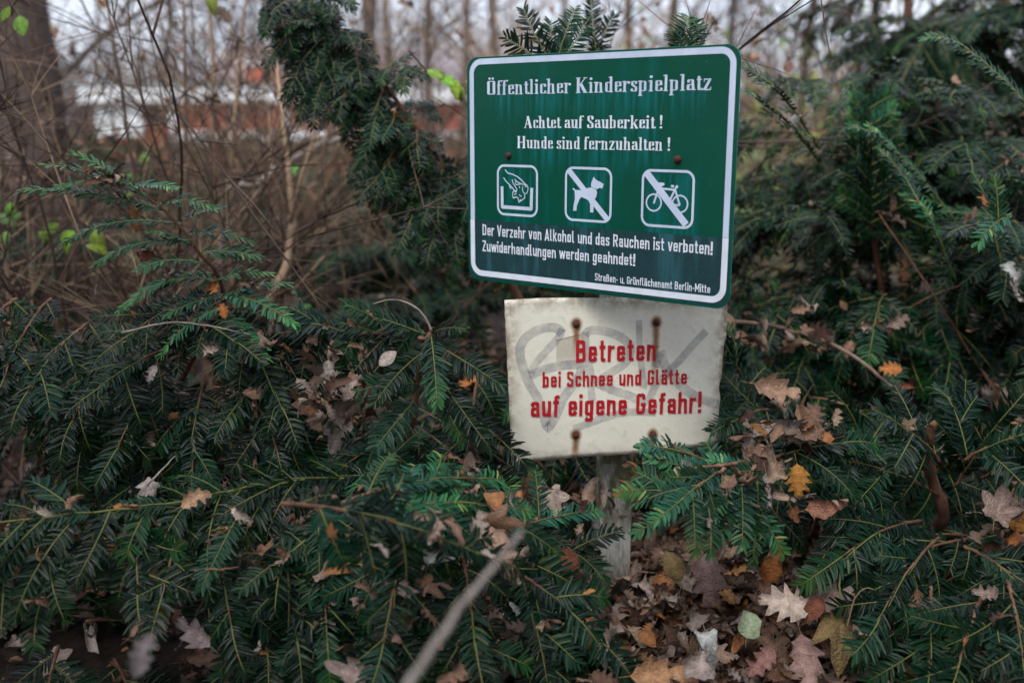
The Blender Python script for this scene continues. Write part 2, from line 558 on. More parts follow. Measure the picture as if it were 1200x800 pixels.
# --- left mound with the arching shoot
L1 = plant('yew_shrub', 'dark yew shrub at left edge with one shoot arching up above the rest', 'shrub', base(150, 2.6))
L1.branch([base(150, 2.6), W(170, 560, 2.5), W(215, 440, 2.35), W(262, 350, 2.2), W(225, 285, 2.12), W(185, 240, 2.1), W(130, 212, 2.1)], [.014, .011, .008, .005, .004, .003, .002])
for (a, b_, l) in (((130, 214), (60, 222), .12), ((175, 234), (85, 206), .15), ((190, 246), (40, 252), .22), ((205, 262), (85, 290), .2), ((225, 282), (120, 318), .2),
                   ((235, 296), (290, 325), .15), ((205, 262), (262, 268), .11), ((250, 320), (150, 368), .2), ((262, 345), (330, 392), .17), ((250, 330), (310, 340), .12), ((262, 360), (200, 420), .18), ((262, 350), (330, 350), .16), ((255, 330), (200, 350), .16), ((240, 310), (170, 330), .16), ((262, 370), (300, 430), .18), ((230, 290), (180, 300), .14), ((215, 275), (280, 300), .14), ((262, 345), (215, 390), .2),
                   ((185, 240), (240, 262), .12), ((160, 226), (75, 232), .15), ((150, 220), (200, 246), .1)):
    A = W(*a, 2.12 + random.uniform(-.03, .03)); B = W(*b_, 2.06 + random.uniform(-.06, .06))
    L1.shoot(A, B - A + Vector((0, 0, .05)), (0, -.35, 1), (B - A).length * 1.1, 'pale')
for (a, b_) in (((262, 350), (150, 380)), ((262, 360), (330, 470)), ((240, 400), (120, 440)), ((60, 350), (0, 440)), ((110, 375), (30, 460)), ((150, 400), (80, 490)), ((200, 430), (140, 530)), ((240, 440), (220, 570)), ((290, 430), (330, 540)), ((20, 350), (-40, 420)), ((180, 375), (270, 382))):
    A = W(*a, 2.25); B = W(*b_, 2.05)
    L1.frond(A, B - A + Vector((0, 0, .08)), (B - A).length, up=(0, -.75, .7), droop=.5, lat=.12, own=True)
L1.mound(W(190, 470, 2.5), (.32, .24, .18), 11, down=.3)
L1.mound(W(10, 430, 2.5), (.24, .22, .16), 7, down=.2)

# --- horizontal branch ending at the broken reddish stem, left of the signs
L2 = plant('yew_shrub', 'yew with a level branch ending at a broken reddish stem, left of the cream sign', 'shrub', base(465, 2.5))
L2.branch([base(465, 2.5), W(478, 530, 2.3), W(488, 460, 2.2), W(503, 395, 2.14), W(506, 386, 2.14)], [.012, .011, .009, .007, .006], name='broken_stem')
L2.branch([W(503, 398, 2.14), W(455, 393, 2.14), W(400, 391, 2.16), W(330, 390, 2.2), W(285, 388, 2.25)], [.005, .0045, .004, .003, .002])
L2.branch([W(506, 388, 2.13), W(498, 372, 2.12), W(482, 357, 2.12), W(460, 351, 2.12), W(437, 356, 2.12)], [.003, .0026, .0022, .0018, .0012], M_greytwig, 'bare_twig')
for i in range(16):
    px = 300 + i * 13
    L2.shoot(W(px, 391, 2.15), Vector((random.uniform(-.8, -.1), -.3, random.choice((.5, -.9, -1.0)) * random.uniform(.5, 1))), (0, -.6, .8), random.uniform(.08, .15))
for px0, L_ in ((500, .12), (430, .13), (370, .13), (310, .13)):
    L2.shoot(W(px0, 391, 2.15), (-1, 0, .03), (0, -.5, .8), L_)
for (a, b_, k_) in (((505, 392), (515, 480), 'fresh'), ((507, 390), (545, 402), 'fresh'), ((505, 400), (575, 470), 'flat'), ((500, 410), (440, 480), 'flat'), ((495, 440), (540, 520), 'flat'), ((490, 450), (420, 470), 'flat'), ((485, 470), (450, 540), 'flat'), ((500, 420), (560, 540), 'flat')):
    A = W(*a, 2.14); B = W(*b_, 2.04)
    L2.shoot(A, B - A + Vector((0, 0, .04)), (0, -.8, .6), (B - A).length, k_)
for (a, b_) in (((480, 510), (380, 560)), ((485, 500), (560, 560)), ((390, 400), (330, 520)), ((350, 395), (280, 470)), ((560, 440), (545, 560))):
    A = W(*a, 2.25); B = W(*b_, 2.1)
    L2.frond(A, B - A + Vector((0, 0, .06)), (B - A).length, up=(0, -.8, .6), droop=.4, lat=.12, own=True)
L2.mound(W(580, 520, 2.95), (.26, .2, .30), 10, down=.3)

# --- front row hanging from a long level branch, lower left
L3 = plant('yew_shrub', 'front yew row at lower left whose sprays hang like combs', 'shrub', base(250, 2.1))
def row(pl, pts, lats, spacing=.05, lat=.19, rad=.0032, upv=(0, -.82, .55)):
    """a level branch with its side shoots hanging towards the camera"""
    P = [W(*p) for p in pts]
    pl.branch(P, [rad * (1 - .5 * i / (len(P) - 1)) for i in range(len(P))], M_shootstem)
    for i in range(len(P) - 1):
        A, B = P[i], P[i + 1]; n = max(1, int((B - A).length / spacing))
        t = (B - A).normalized()
        for k in range(n):
            Q = A.lerp(B, (k + random.random() * .6) / n)
            dd = t * lats + Vector((random.uniform(-.25, .25), -.55, -.75)) + Vector((0, 0, .25))
            l = lat * random.uniform(.5, 1.25)
            pl.shoot(Q, dd, Vector(upv) + Vector((random.uniform(-.55, .55), random.uniform(-.2, .3), .15)), l, 'flat')
            if random.random() < .6:
                dn = dd.normalized(); sg = random.choice((1, -1))
                pl.shoot(Q + dn * l * .4 + Vector((0, 0, -.01)), dn * .8 + Vector((sg * .6, 0, -.1)), upv, l * .6, 'flat')
            if random.random() < .55:
                pl.shoot(Q, t * .8 + Vector((random.uniform(-.2, .2), .5, .35)), (0, 0, 1), l * .55, 'flat')
        nn = max(1, int((B - A).length / .12))
        for k in range(nn): pl.shoot(A.lerp(B, k / nn), t, (0, -.5, .8), .14)
row(L3, [(330, 562, 2.05), (270, 575, 2.0), (200, 590, 1.95), (110, 600, 1.9), (0, 612, 1.85), (-60, 618, 1.82)], .25)
row(L3, [(470, 560, 2.1), (400, 560, 2.05), (330, 566, 1.98), (270, 600, 1.9)], .3, lat=.19)
row(L3, [(400, 600, 2.0), (350, 640, 1.92), (300, 680, 1.85)], .3, spacing=.07)
for (a, b_) in (((320, 570), (350, 740)), ((370, 570), (385, 745)), ((250, 600), (270, 730)), ((215, 600), (190, 700)), ((160, 600), (165, 690)), ((80, 605), (50, 700)), ((10, 615), (5, 690)), ((420, 600), (430, 760)), ((300, 690), (320, 800)), ((330, 720), (400, 800))):
    A = W(*a, 1.98); B = W(*b_, 1.84)
    L3.frond(A, B - A + Vector((0, 0, .03)), (B - A).length, up=(0, -.85, .5), droop=.25, lat=.12, own=True, start=.15)
L3.mound(W(70, 770, 2.15), (.36, .22, .14), 12, down=.4)
L3.mound(W(330, 790, 2.05), (.26, .2, .14), 6, down=.4)
L3.mound(W(430, 660, 2.25), (.16, .15, .12), 4, down=.4)

# --- centre spray in front of the post foot
L4 = plant('yew_shrub', 'low yew sprays in the middle foreground, left of the post foot', 'shrub', base(540, 2.2))
for (a, b_, da, db) in (((400, 590), (560, 556), 1.75, 1.95), ((330, 590), (560, 640), 1.6, 1.7), ((420, 575), (470, 545), 2.0, 2.1), ((450, 600), (570, 600), 1.8, 1.9), ((560, 640), (660, 610), 2.0, 2.1), ((540, 640), (560, 760), 1.95, 1.8),
                        ((590, 660), (700, 760), 1.95, 1.9), ((480, 620), (450, 760), 1.9, 1.75), ((600, 640), (640, 800), 2.0, 1.85), ((560, 700), (500, 800), 1.9, 1.8), ((590, 610), (600, 700), 2.15, 2.0), ((700, 690), (640, 730), 2.1, 2.0), ((600, 610), (670, 660), 2.35, 2.25)):
    A = W(*a, da); B = W(*b_, db)
    L4.frond(A, B - A + Vector((0, 0, .07)), (B - A).length, up=(0, -.7, .75), droop=.35, lat=.13, own=True, kind='pale' if db > 1.88 and b_[1] < 640 else 'flat')
L4.mound(W(570, 770, 2.1), (.22, .18, .12), 8, down=.3)

# --- right: the big spray before the cream sign's lower corner
R1 = plant('yew_shrub', 'yew with a pale bright spray reaching over the cream sign lower right corner', 'shrub', base(930, 2.7))
R1.branch([base(960, 2.7), W(960, 600, 2.4), W(900, 548, 2.15), W(845, 545, 2.02), W(800, 552, 1.98)], [.011, .009, .006, .004, .002])
R1.frond(W(895, 572, 2.08), W(765, 508, 2.02) - W(895, 572, 2.08) + Vector((0, 0, .03)), .24, up=(0, -.65, .75), droop=.3, lat=.06, own=True, sides=(1, 1), leaf_from=.05, kind='pale')
R1.frond(W(905, 550, 2.1), W(775, 585, 1.92) - W(905, 550, 2.1) + Vector((0, 0, .07)), .26, up=(0, -.75, .65), droop=.4, lat=.17, own=True, spacing=.028, leaf_from=.1, kind='pale')
R1.frond(W(895, 550, 2.1), W(840, 600, 1.98) - W(895, 550, 2.1) + Vector((0, 0, .07)), .17, up=(0, -.8, .6), droop=.4, lat=.12, own=True, spacing=.03, kind='pale')
R1.frond(W(850, 550, 2.02), W(795, 605, 1.9) - W(850, 550, 2.02) + Vector((0, 0, .07)), .15, up=(0, -.8, .6), droop=.4, lat=.12, own=True, spacing=.03, kind='pale')
for (a, b_, da, db) in (((900, 540), (985, 520), 2.2, 2.2), ((880, 470), (860, 420), 2.5, 2.4), ((900, 480), (865, 500), 2.4, 2.3), ((985, 600), (1010, 690), 2.2, 2.05)):
    A = W(*a, da); B = W(*b_, db)
    R1.frond(A, B - A + Vector((0, 0, .05)), (B - A).length, up=(0, -.75, .7), droop=.4, lat=.13, own=True)
R1.mound(W(940, 500, 2.8), (.26, .2, .14), 9, down=.1)

R2 = plant('yew_shrub', 'dark yew mass in the bottom right corner beside the oak leaf litter', 'shrub', base(1130, 2.5))
R2.branch([base(1090, 2.6), W(1100, 620, 2.4), W(1092, 560, 2.3), W(1080, 515, 2.26), W(1066, 500, 2.24)], [.017, .016, .014, .012, .008], name='cut_branch')
R2.branch([W(1082, 540, 2.26), W(1090, 512, 2.2), W(1092, 494, 2.17)], [.011, .010, .008], name='cut_branch')
for (a, b_, da, db) in (((1100, 580), (980, 530), 2.3, 2.2), ((1120, 570), (1170, 500), 2.3, 2.2), ((1080, 610), (985, 640), 2.2, 2.05), ((1100, 630), (1030, 710), 2.15, 1.95), ((1130, 640), (1200, 700), 2.1, 2.0),
                        ((1060, 600), (1000, 590), 2.3, 2.2), ((1150, 700), (1120, 800), 2.0, 1.85), ((1180, 680), (1200, 780), 2.0, 1.85), ((1100, 540), (1060, 500), 2.2, 2.1), ((1150, 560), (1200, 560), 2.3, 2.2), ((1090, 680), (1090, 780), 2.1, 1.9), ((1130, 540), (1195, 520), 2.2, 2.1), ((1030, 560), (1000, 500), 2.4, 2.35)):
    A = W(*a, da); B = W(*b_, db)
    R2.frond(A, B - A + Vector((0, 0, .06)), (B - A).length, up=(0, -.75, .7), droop=.4, lat=.14, own=True)
R2.mound(W(1170, 690, 2.4), (.24, .26, .34), 20, down=.25)
R2.mound(W(1030, 560, 2.85), (.22, .2, .14), 7, down=.15)

# --- right middle distance, with a fallen grey branch of litter across it
R3 = plant('yew_shrub', 'spreading yew behind the signs on the right with one upright leader', 'shrub', base(1050, 3.5))
R3.branch([base(1060, 3.5), W(1040, 400, 3.2), W(1018, 250, 3.0), W(1016, 190, 2.95), W(1024, 110, 2.95)], [.018, .013, .008, .005, .003])
R3.branch([base(1120, 3.5), W(1180, 500, 2.9), W(1140, 420, 2.85), W(1090, 340, 2.8), W(1030, 250, 2.9)], [.007, .005, .0038, .003, .002])
for i in range(16):
    P = W(1018 + random.uniform(-2, 4), 262 - i * 9.5, 2.95)
    for sg in (-1, 1): R3.shoot(P, (sg * .8, -.35, .6), (0, -.9, .2), .07 + .06 * (16 - i) / 16, 'pale' if i > 9 else 'flat')
for (pts_) in ([(1150, 300, 2.9), (1085, 215, 2.8), (1030, 160, 2.75), (1000, 150, 2.7)], [(960, 175, 2.7), (930, 130, 2.6), (905, 100, 2.5), (880, 85, 2.5)], [(960, 190, 2.7), (925, 145, 2.6), (885, 115, 2.5)],
               [(1120, 330, 2.7), (1090, 260, 2.65), (1060, 210, 2.7), (1030, 175, 2.7)], [(1200, 120, 2.6), (1160, 80, 2.6), (1130, 55, 2.6), (1095, 40, 2.6)], [(1170, 300, 2.5), (1160, 250, 2.5), (1145, 215, 2.5)], [(1185, 250, 2.4), (1170, 260, 2.4), (1165, 215, 2.4)]):
    Q = [W(*p) for p in pts_]
    R3.branch(Q, [.0026 - .0012 * i / len(Q) for i in range(len(Q))], M_shootstem)
    for i in range(len(Q) - 1):
        n = max(1, int((Q[i + 1] - Q[i]).length / .06))
        for k in range(n):
            R3.shoot(Q[i].lerp(Q[i + 1], k / n), Q[i + 1] - Q[i], (0, -.5, 1), .11, 'pale')
R3.mound(W(1060, 400, 3.25), (.54, .4, .40), 52, L=(.25, .42), down=.1)
R3.mound(W(930, 390, 3.3), (.28, .3, .30), 20, down=.1)
R3.mound(W(1000, 260, 3.5), (.40, .3, .28), 24, down=0)
R3.mound(W(1180, 350, 3.0), (.26, .3, .40), 18, down=.1)

# --- tall yew at the right edge
R4 = plant('yew_tree', 'tall dark yew tree filling the upper right corner', 'tree', base(1065, 4.3))
R4.branch([base(1068, 4.3), W(1062, 250, 4.2), W(1060, 100, 4.2), W(1068, -60, 4.2)], [.035, .03, .022, .015], name='trunk')
R3.mound(W(975, 165, 3.5), (.26, .3, .26), 22, down=0)
R3.mound(W(1110, 190, 3.4), (.32, .3, .30), 26, down=0)
R4.mound(W(1180, 130, 4.4), (.56, .5, .80), 75, L=(.3, .5), lat=.18, down=.05, zmin=-1, back=.2)
R4.mound(W(1110, 10, 4.2), (.26, .35, .32), 16, L=(.3, .5), lat=.18, zmin=-1)
for px, py in ((1030, 60), (1020, 20), (1000, 40), (1010, 5), (1100, 60), (1060, 160)):
    A = W(1066, py + 20, 4.2); B = W(px - 20, py, 3.9)
    R4.frond(A, B - A, max(.3, (B - A).length), droop=.3, lat=.16, own=True)

# --- behind the signs
B1 = plant('yew_shrub', 'blurred low yew seen between the bare stems and the cream sign', 'shrub', base(520, 3.7))
B1.mound(W(500, 420, 3.6), (.42, .35, .30), 26, L=(.25, .45), down=.1)
B1.mound(W(460, 330, 4.2), (.60, .4, .26), 26, L=(.3, .5), lat=.18, down=.05)
B1.mound(W(650, 480, 3.3), (.35, .3, .24), 12, down=.1)
B1.mound(W(620, 320, 4.0), (.5, .4, .4), 30, L=(.3, .5), lat=.18, down=.05)
B1.branch([base(690, 3.2), W(690, 400, 2.8), W(668, 150, 2.5), W(640, 60, 2.4)], [.01, .008, .005, .003])
for (a, b_, d_) in (((648, 66), (610, 22), 2.35), ((640, 64), (598, 50), 2.35), ((650, 70), (672, 5), 2.35), ((655, 66), (690, 30), 2.35), ((652, 70), (640, 30), 2.4), ((803, 62), (806, 18), 2.3), ((800, 60), (790, 35), 2.3), ((806, 60), (822, 34), 2.3), ((700, 60), (690, 5), 2.7), ((697, 60), (712, 20), 2.7)):
    A = W(a[0], a[1] + 10, d_); B = W(*b_, d_)
    B1.shoot(A, B - A, (0, -1, .1), (B - A).length * 1.15)
B1.branch([base(830, 3.2), W(830, 400, 2.9), W(815, 150, 2.5), W(803, 62, 2.3)], [.01, .008, .005, .003])

# --- leaning yew bough whose foliage hangs in a diagonal band, left of the green sign
B2 = plant('yew_tree', 'leaning yew bough hanging in a diagonal band from top edge down to green sign', 'tree', base(640, 3.3))
LB = [base(680, 3.3), W(640, 420, 3.0), W(562, 262, 2.85), W(500, 170, 2.8), W(440, 85, 2.8), (W(380, 20, 2.85)), W(320, -50, 2.9)]
B2.branch(LB, [.018, .015, .011, .008, .007, .006, .004], name='trunk')
for i in range(60):
    t = random.random() * .95 + .05; f = 2 + t * 3.99; j = int(f); P = LB[j].lerp(LB[j + 1], f - j)
    dn = Vector((random.gauss(-.1, .55), random.gauss(-.35, .45), random.uniform(-.95, .25)))
    B2.frond(P + Vector((0, 0, random.uniform(-.05, .02))), dn, random.uniform(.09, .18), up=(0, -.6, .8), droop=.8, lat=.052, latdroop=.5, spacing=.024)
for (a, b_) in (((380, 15), (320, 40)), ((400, 30), (335, 80)), ((400, 20), (350, 100)), ((410, 40), (365, 110)), ((420, 60), (400, 110)), ((440, 90), (480, 75)), ((480, 150), (440, 210)), ((500, 170), (430, 200)), ((460, 120), (420, 180)), ((520, 200), (470, 260)), ((530, 220), (500, 280)), ((345, 0), (320, 20)), ((360, 0), (400, -10))):
    A = W(*a, 2.82); B = W(*b_, 2.7)
    B2.frond(A, B - A + Vector((0, 0, .06)), (B - A).length, up=(0, -.6, .8), droop=.7, lat=.06, own=True, spacing=.024)

# --- dark evergreens far behind the bare stems
for px, py, d_, rx, rz, n_, lb in ((170, 235, 7.0, 1.0, .40, 24, 'far dark evergreen bush behind the bare stems at left'), (330, 250, 6.2, .9, .34, 22, 'far evergreen bush below the red pavilion, between tan stems'), (60, 310, 4.4, .45, .25, 14, 'blurred yew just behind the arching shoot at the left edge'), (440, 240, 6.5, .6, .38, 14, 'far evergreen bush right under the diagonal yew bough')):
    p_ = plant('evergreen_bush', lb, 'bush', base(px, d_))
    p_.mound(W(px, py, d_), (rx, .5, rz), n_, L=(.4, .7), lat=.26, down=.05)
# unseen yews added behind and beside the viewer to shade low sprays and ground
for x_, y_, h_, lb in ((-2.1, -1.5, 6.2, 'unseen tall yew added for shade behind the viewer on the left'), (-.1, -2.1, 5.6, 'unseen tall yew added for shade right behind the viewer'), (2.1, -1.5, 5.4, 'unseen tall yew added for shade behind the viewer on the right'), (-2.9, .9, 5.0, 'unseen tall yew added for shade just out of view on the left'), (3.0, .8, 5.0, 'unseen tall yew added for shade just out of view on the right')):
    p_ = plant('yew_tree', lb, 'tree', Vector((x_, y_, tz(x_, y_))))
    p_.branch([Vector((x_, y_, -.1)), Vector((x_ + .05, y_, h_ * .5)), Vector((x_, y_, h_ * .9))], [.11, .08, .03], name='trunk')
    for k in range(1100):
        u = Vector((random.gauss(0, 1), random.gauss(0, 1), random.gauss(0, 1))).normalized()
        t_ = random.random()
        P = Vector((x_, y_, .8 + (h_ - .8) * t_)) + Vector((u.x * 1.15, u.y * .75, 0)) * (1 - .45 * t_) * random.uniform(.3, 1)
        p_.shoot(P, (u.x, u.y, random.uniform(-.5, .2)), (0, 0, 1), .2)
        M_, c_ = p_.shoots[-1]; p_.shoots[-1] = (M_ @ Matrix.Scale(1.7, 4), c_)
# the hedge goes on to both sides of the view
for x_, y_, lb in ((-2.4, 1.9, 'yew hedge going on past the left edge of the view'), (2.5, 2.0, 'yew hedge going on past the right edge of the view')):
    p_ = plant('yew_shrub', lb, 'shrub', Vector((x_, y_, tz(x_, y_))))
    p_.mound((x_, y_, .75), (.6, .9, .75), 70, L=(.3, .5), lat=.2, back=1, zmin=-.6)

finish_plants()
# ------------------------------------------------------------------ stroke lettering
def rnd(pts, r, closed=False):
    if r <= 0 or len(pts) < 3: return [tuple(p) for p in pts]
    out = []; n = len(pts)
    for i in range(n):
        if not closed and i in (0, n - 1): out.append(tuple(pts[i])); continue
        a, b, c = Vector(pts[i - 1]), Vector(pts[i]), Vector(pts[(i + 1) % n])
        la, lc = (a - b).length, (c - b).length
        rr = min(r, la * .5 if (closed or i > 1) else la, lc * .5 if (closed or i < n - 2) else lc)
        p0 = b + (a - b).normalized() * rr; p1 = b + (c - b).normalized() * rr
        for k in range(6):
            t = k / 5
            # circular-looking corner
            q = p0 * (1 - t) ** 2 + b * 2 * t * (1 - t) + p1 * t ** 2
            q = q * .75 + (b + ((p0 + p1) / 2 - b).normalized() * ((q - b).length)) * .25 if (p0 + p1 - 2 * b).length > 1e-6 else q
            out.append((q.x, q.y))
    if closed: out.append(out[0])
    return out

def ribbon(b, pts, w, y, closed=False, thin=None, mi=0, mp=None):
    """a flat stroke in the XZ plane at depth y; thin: width where the stroke runs level"""
    n = len(pts)
    P = [Vector((p[0], p[1])) for p in pts]
    vs = []
    for i in range(n):
        if closed: a, c = P[(i - 1) % (n - 1)], P[(i + 1) % (n - 1)]
        else: a, c = P[max(0, i - 1)], P[min(n - 1, i + 1)]
        t = (c - a)
        t = t.normalized() if t.length > 1e-9 else Vector((1, 0))
        ww = w if thin is None else thin + (w - thin) * abs(t.y) ** 1.5
        # widen at corners so that the stroke keeps its weight
        d1 = (P[i] - a); k = 1.0
        if 0 < i < n - 1 and d1.length > 1e-9:
            cs = max(.35, d1.normalized().dot(t)); k = 1 / cs
        nn = Vector((-t.y, t.x)) * ww * .5 * k
        for q in (P[i] + nn, P[i] - nn):
            vs.append((q.x, y, q.y) if mp is None else mp(q.x, q.y, y))
    fs = [(2 * i, 2 * i + 1, 2 * i + 3, 2 * i + 2) for i in range(n - 1)]
    b.add(vs, fs, mi)

def disc(b, x, z, r, y, n=12, mp=None, sq=False):
    if sq: pts = [(x - r, z - r), (x + r, z - r), (x + r, z + r), (x - r, z + r)]
    else: pts = [(x + r * math.cos(2 * math.pi * k / n), z + r * math.sin(2 * math.pi * k / n)) for k in range(n)]
    b.add([(p[0], y, p[1]) if mp is None else mp(p[0], p[1], y) for p in pts], [tuple(range(len(pts)))])

l, r_, X_, T_, B_ = .075, .375, .655, .925, .075
def S(*p, r=.15, c=False, w=None, a=True): return ('S', list(p), r, c, w, a)
def D(x, y, rad=.085): return ('D', x, y, rad)
BOWL = S((l, B_), (l, X_), (r_, X_), (r_, B_), c=True)
ARCH = S((l, .3), (l, X_), (r_, X_), (r_, 0))
UML = [D(.12, .88), D(.33, .88)]
DIN = {
 'n': (.45, [S((l, 0), (l, .73)), ARCH]), 'o': (.45, [BOWL]), 'h': (.45, [S((l, 0), (l, 1)), ARCH]), 'u': (.45, [S((r_, 0), (r_, .73)), S((l, .73), (l, B_), (r_, B_), (r_, .4))]),
 'e': (.45, [S((r_, .2), (r_, B_), (l, B_), (l, X_), (r_, X_), (r_, .35)), S((l, .37), (r_ + .07, .37))]),
 'a': (.45, [S((l, .52), (l, X_), (r_, X_), (r_, 0)), S((r_, .41), (l, .41), (l, B_), (r_, B_))]),
 'd': (.45, [S((r_, 0), (r_, 1)), BOWL]), 'b': (.45, [S((l, 0), (l, 1)), BOWL]), 'r': (.33, [S((l, 0), (l, .73)), S((l, .35), (l, X_), (.33, X_))]),
 'v': (.42, [S((.05, .73), (.21, .02)), S((.21, .02), (.37, .73))]), 'w': (.64, [S((.05, .73), (.18, .02)), S((.18, .02), (.32, .7)), S((.32, .7), (.46, .02)), S((.46, .02), (.59, .73))]),
 'z': (.40, [S((.03, X_), (.37, X_)), S((.34, X_), (.06, B_)), S((.02, B_), (.38, B_))]), 'k': (.43, [S((l, 0), (l, 1)), S((.36, .73), (l, .28)), S((.18, .42), (.38, 0))]),
 'l': (.27, [S((l, 1), (l, B_), (.24, B_), r=.1)]), 'i': (.15, [S((l, 0), (l, .73)), D(l, .92)]), 't': (.32, [S((.13, .95), (.13, B_), (.31, B_), r=.1), S((0, X_), (.30, X_))]),
 'f': (.31, [S((.12, 0), (.12, T_), (.31, T_), r=.12), S((0, X_), (.29, X_))]), 's': (.42, [S((.35, .52), (.35, X_), (.07, X_), (.07, .40), (.35, .34), (.35, B_), (.06, B_), (.06, .2), r=.12)]),
 'c': (.43, [S((r_, .5), (r_, X_), (l, X_), (l, B_), (r_, B_), (r_, .23))]), 'g': (.45, [BOWL, S((r_, .73), (r_, -.2), (l, -.2), (l, -.08))]),
 'm': (.72, [S((l, 0), (l, .73)), S((l, .3), (l, X_), (.36, X_), (.36, 0)), S((.36, .3), (.36, X_), (.645, X_), (.645, 0))]),
 'D': (.50, [S((l, 0), (l, 1)), S((l, T_), (.425, T_), (.425, B_), (l, B_), r=.2)]), 'V': (.50, [S((.06, 1), (.25, .02)), S((.25, .02), (.44, 1))]),
 'A': (.50, [S((.06, 0), (.25, .98)), S((.25, .98), (.44, 0)), S((.1, .25), (.4, .25))]), 'R': (.50, [S((l, 0), (l, 1)), S((l, T_), (.415, T_), (.415, .47), (l, .47)), S((.25, .47), (.44, 0))]),
 'B': (.50, [S((l, 0), (l, 1)), S((l, T_), (.40, T_), (.40, .53), (l, .53)), S((l, .53), (.415, .53), (.415, B_), (l, B_))]),
 'Z': (.47, [S((.03, T_), (.44, T_)), S((.40, T_), (.08, B_)), S((.03, B_), (.45, B_))]), 'S': (.48, [S((.41, .72), (.41, T_), (.07, T_), (.07, .55), (.41, .45), (.41, B_), (.07, B_), (.07, .27), r=.14)]),
 'G': (.50, [S((.42, .7), (.42, T_), (l, T_), (l, B_), (.42, B_), (.42, .45), r=.17), S((.26, .47), (.49, .47))]), 'M': (.66, [S((l, 0), (l, 1)), S((.585, 0), (.585, 1)), S((.09, .97), (.33, .3)), S((.33, .3), (.57, .97))]),
 '\u00df': (.47, [S((l, 0), (l, T_), (.37, T_), (.37, .56), (.2, .53), r=.14), S((.2, .53), (.395, .5), (.395, B_), (.2, B_), r=.14)]),
 '-': (.30, [S((.03, .38), (.27, .38))]), '.': (.15, [D(l, .08)]), '!': (.2, [S((.1, 1), (.1, .27), w=.17), D(.1, .085, .09)]), ' ': (.22, []),
}
DIN['\u00fc'] = (.45, DIN['u'][1] + UML); DIN['\u00e4'] = (.45, DIN['a'][1] + UML)
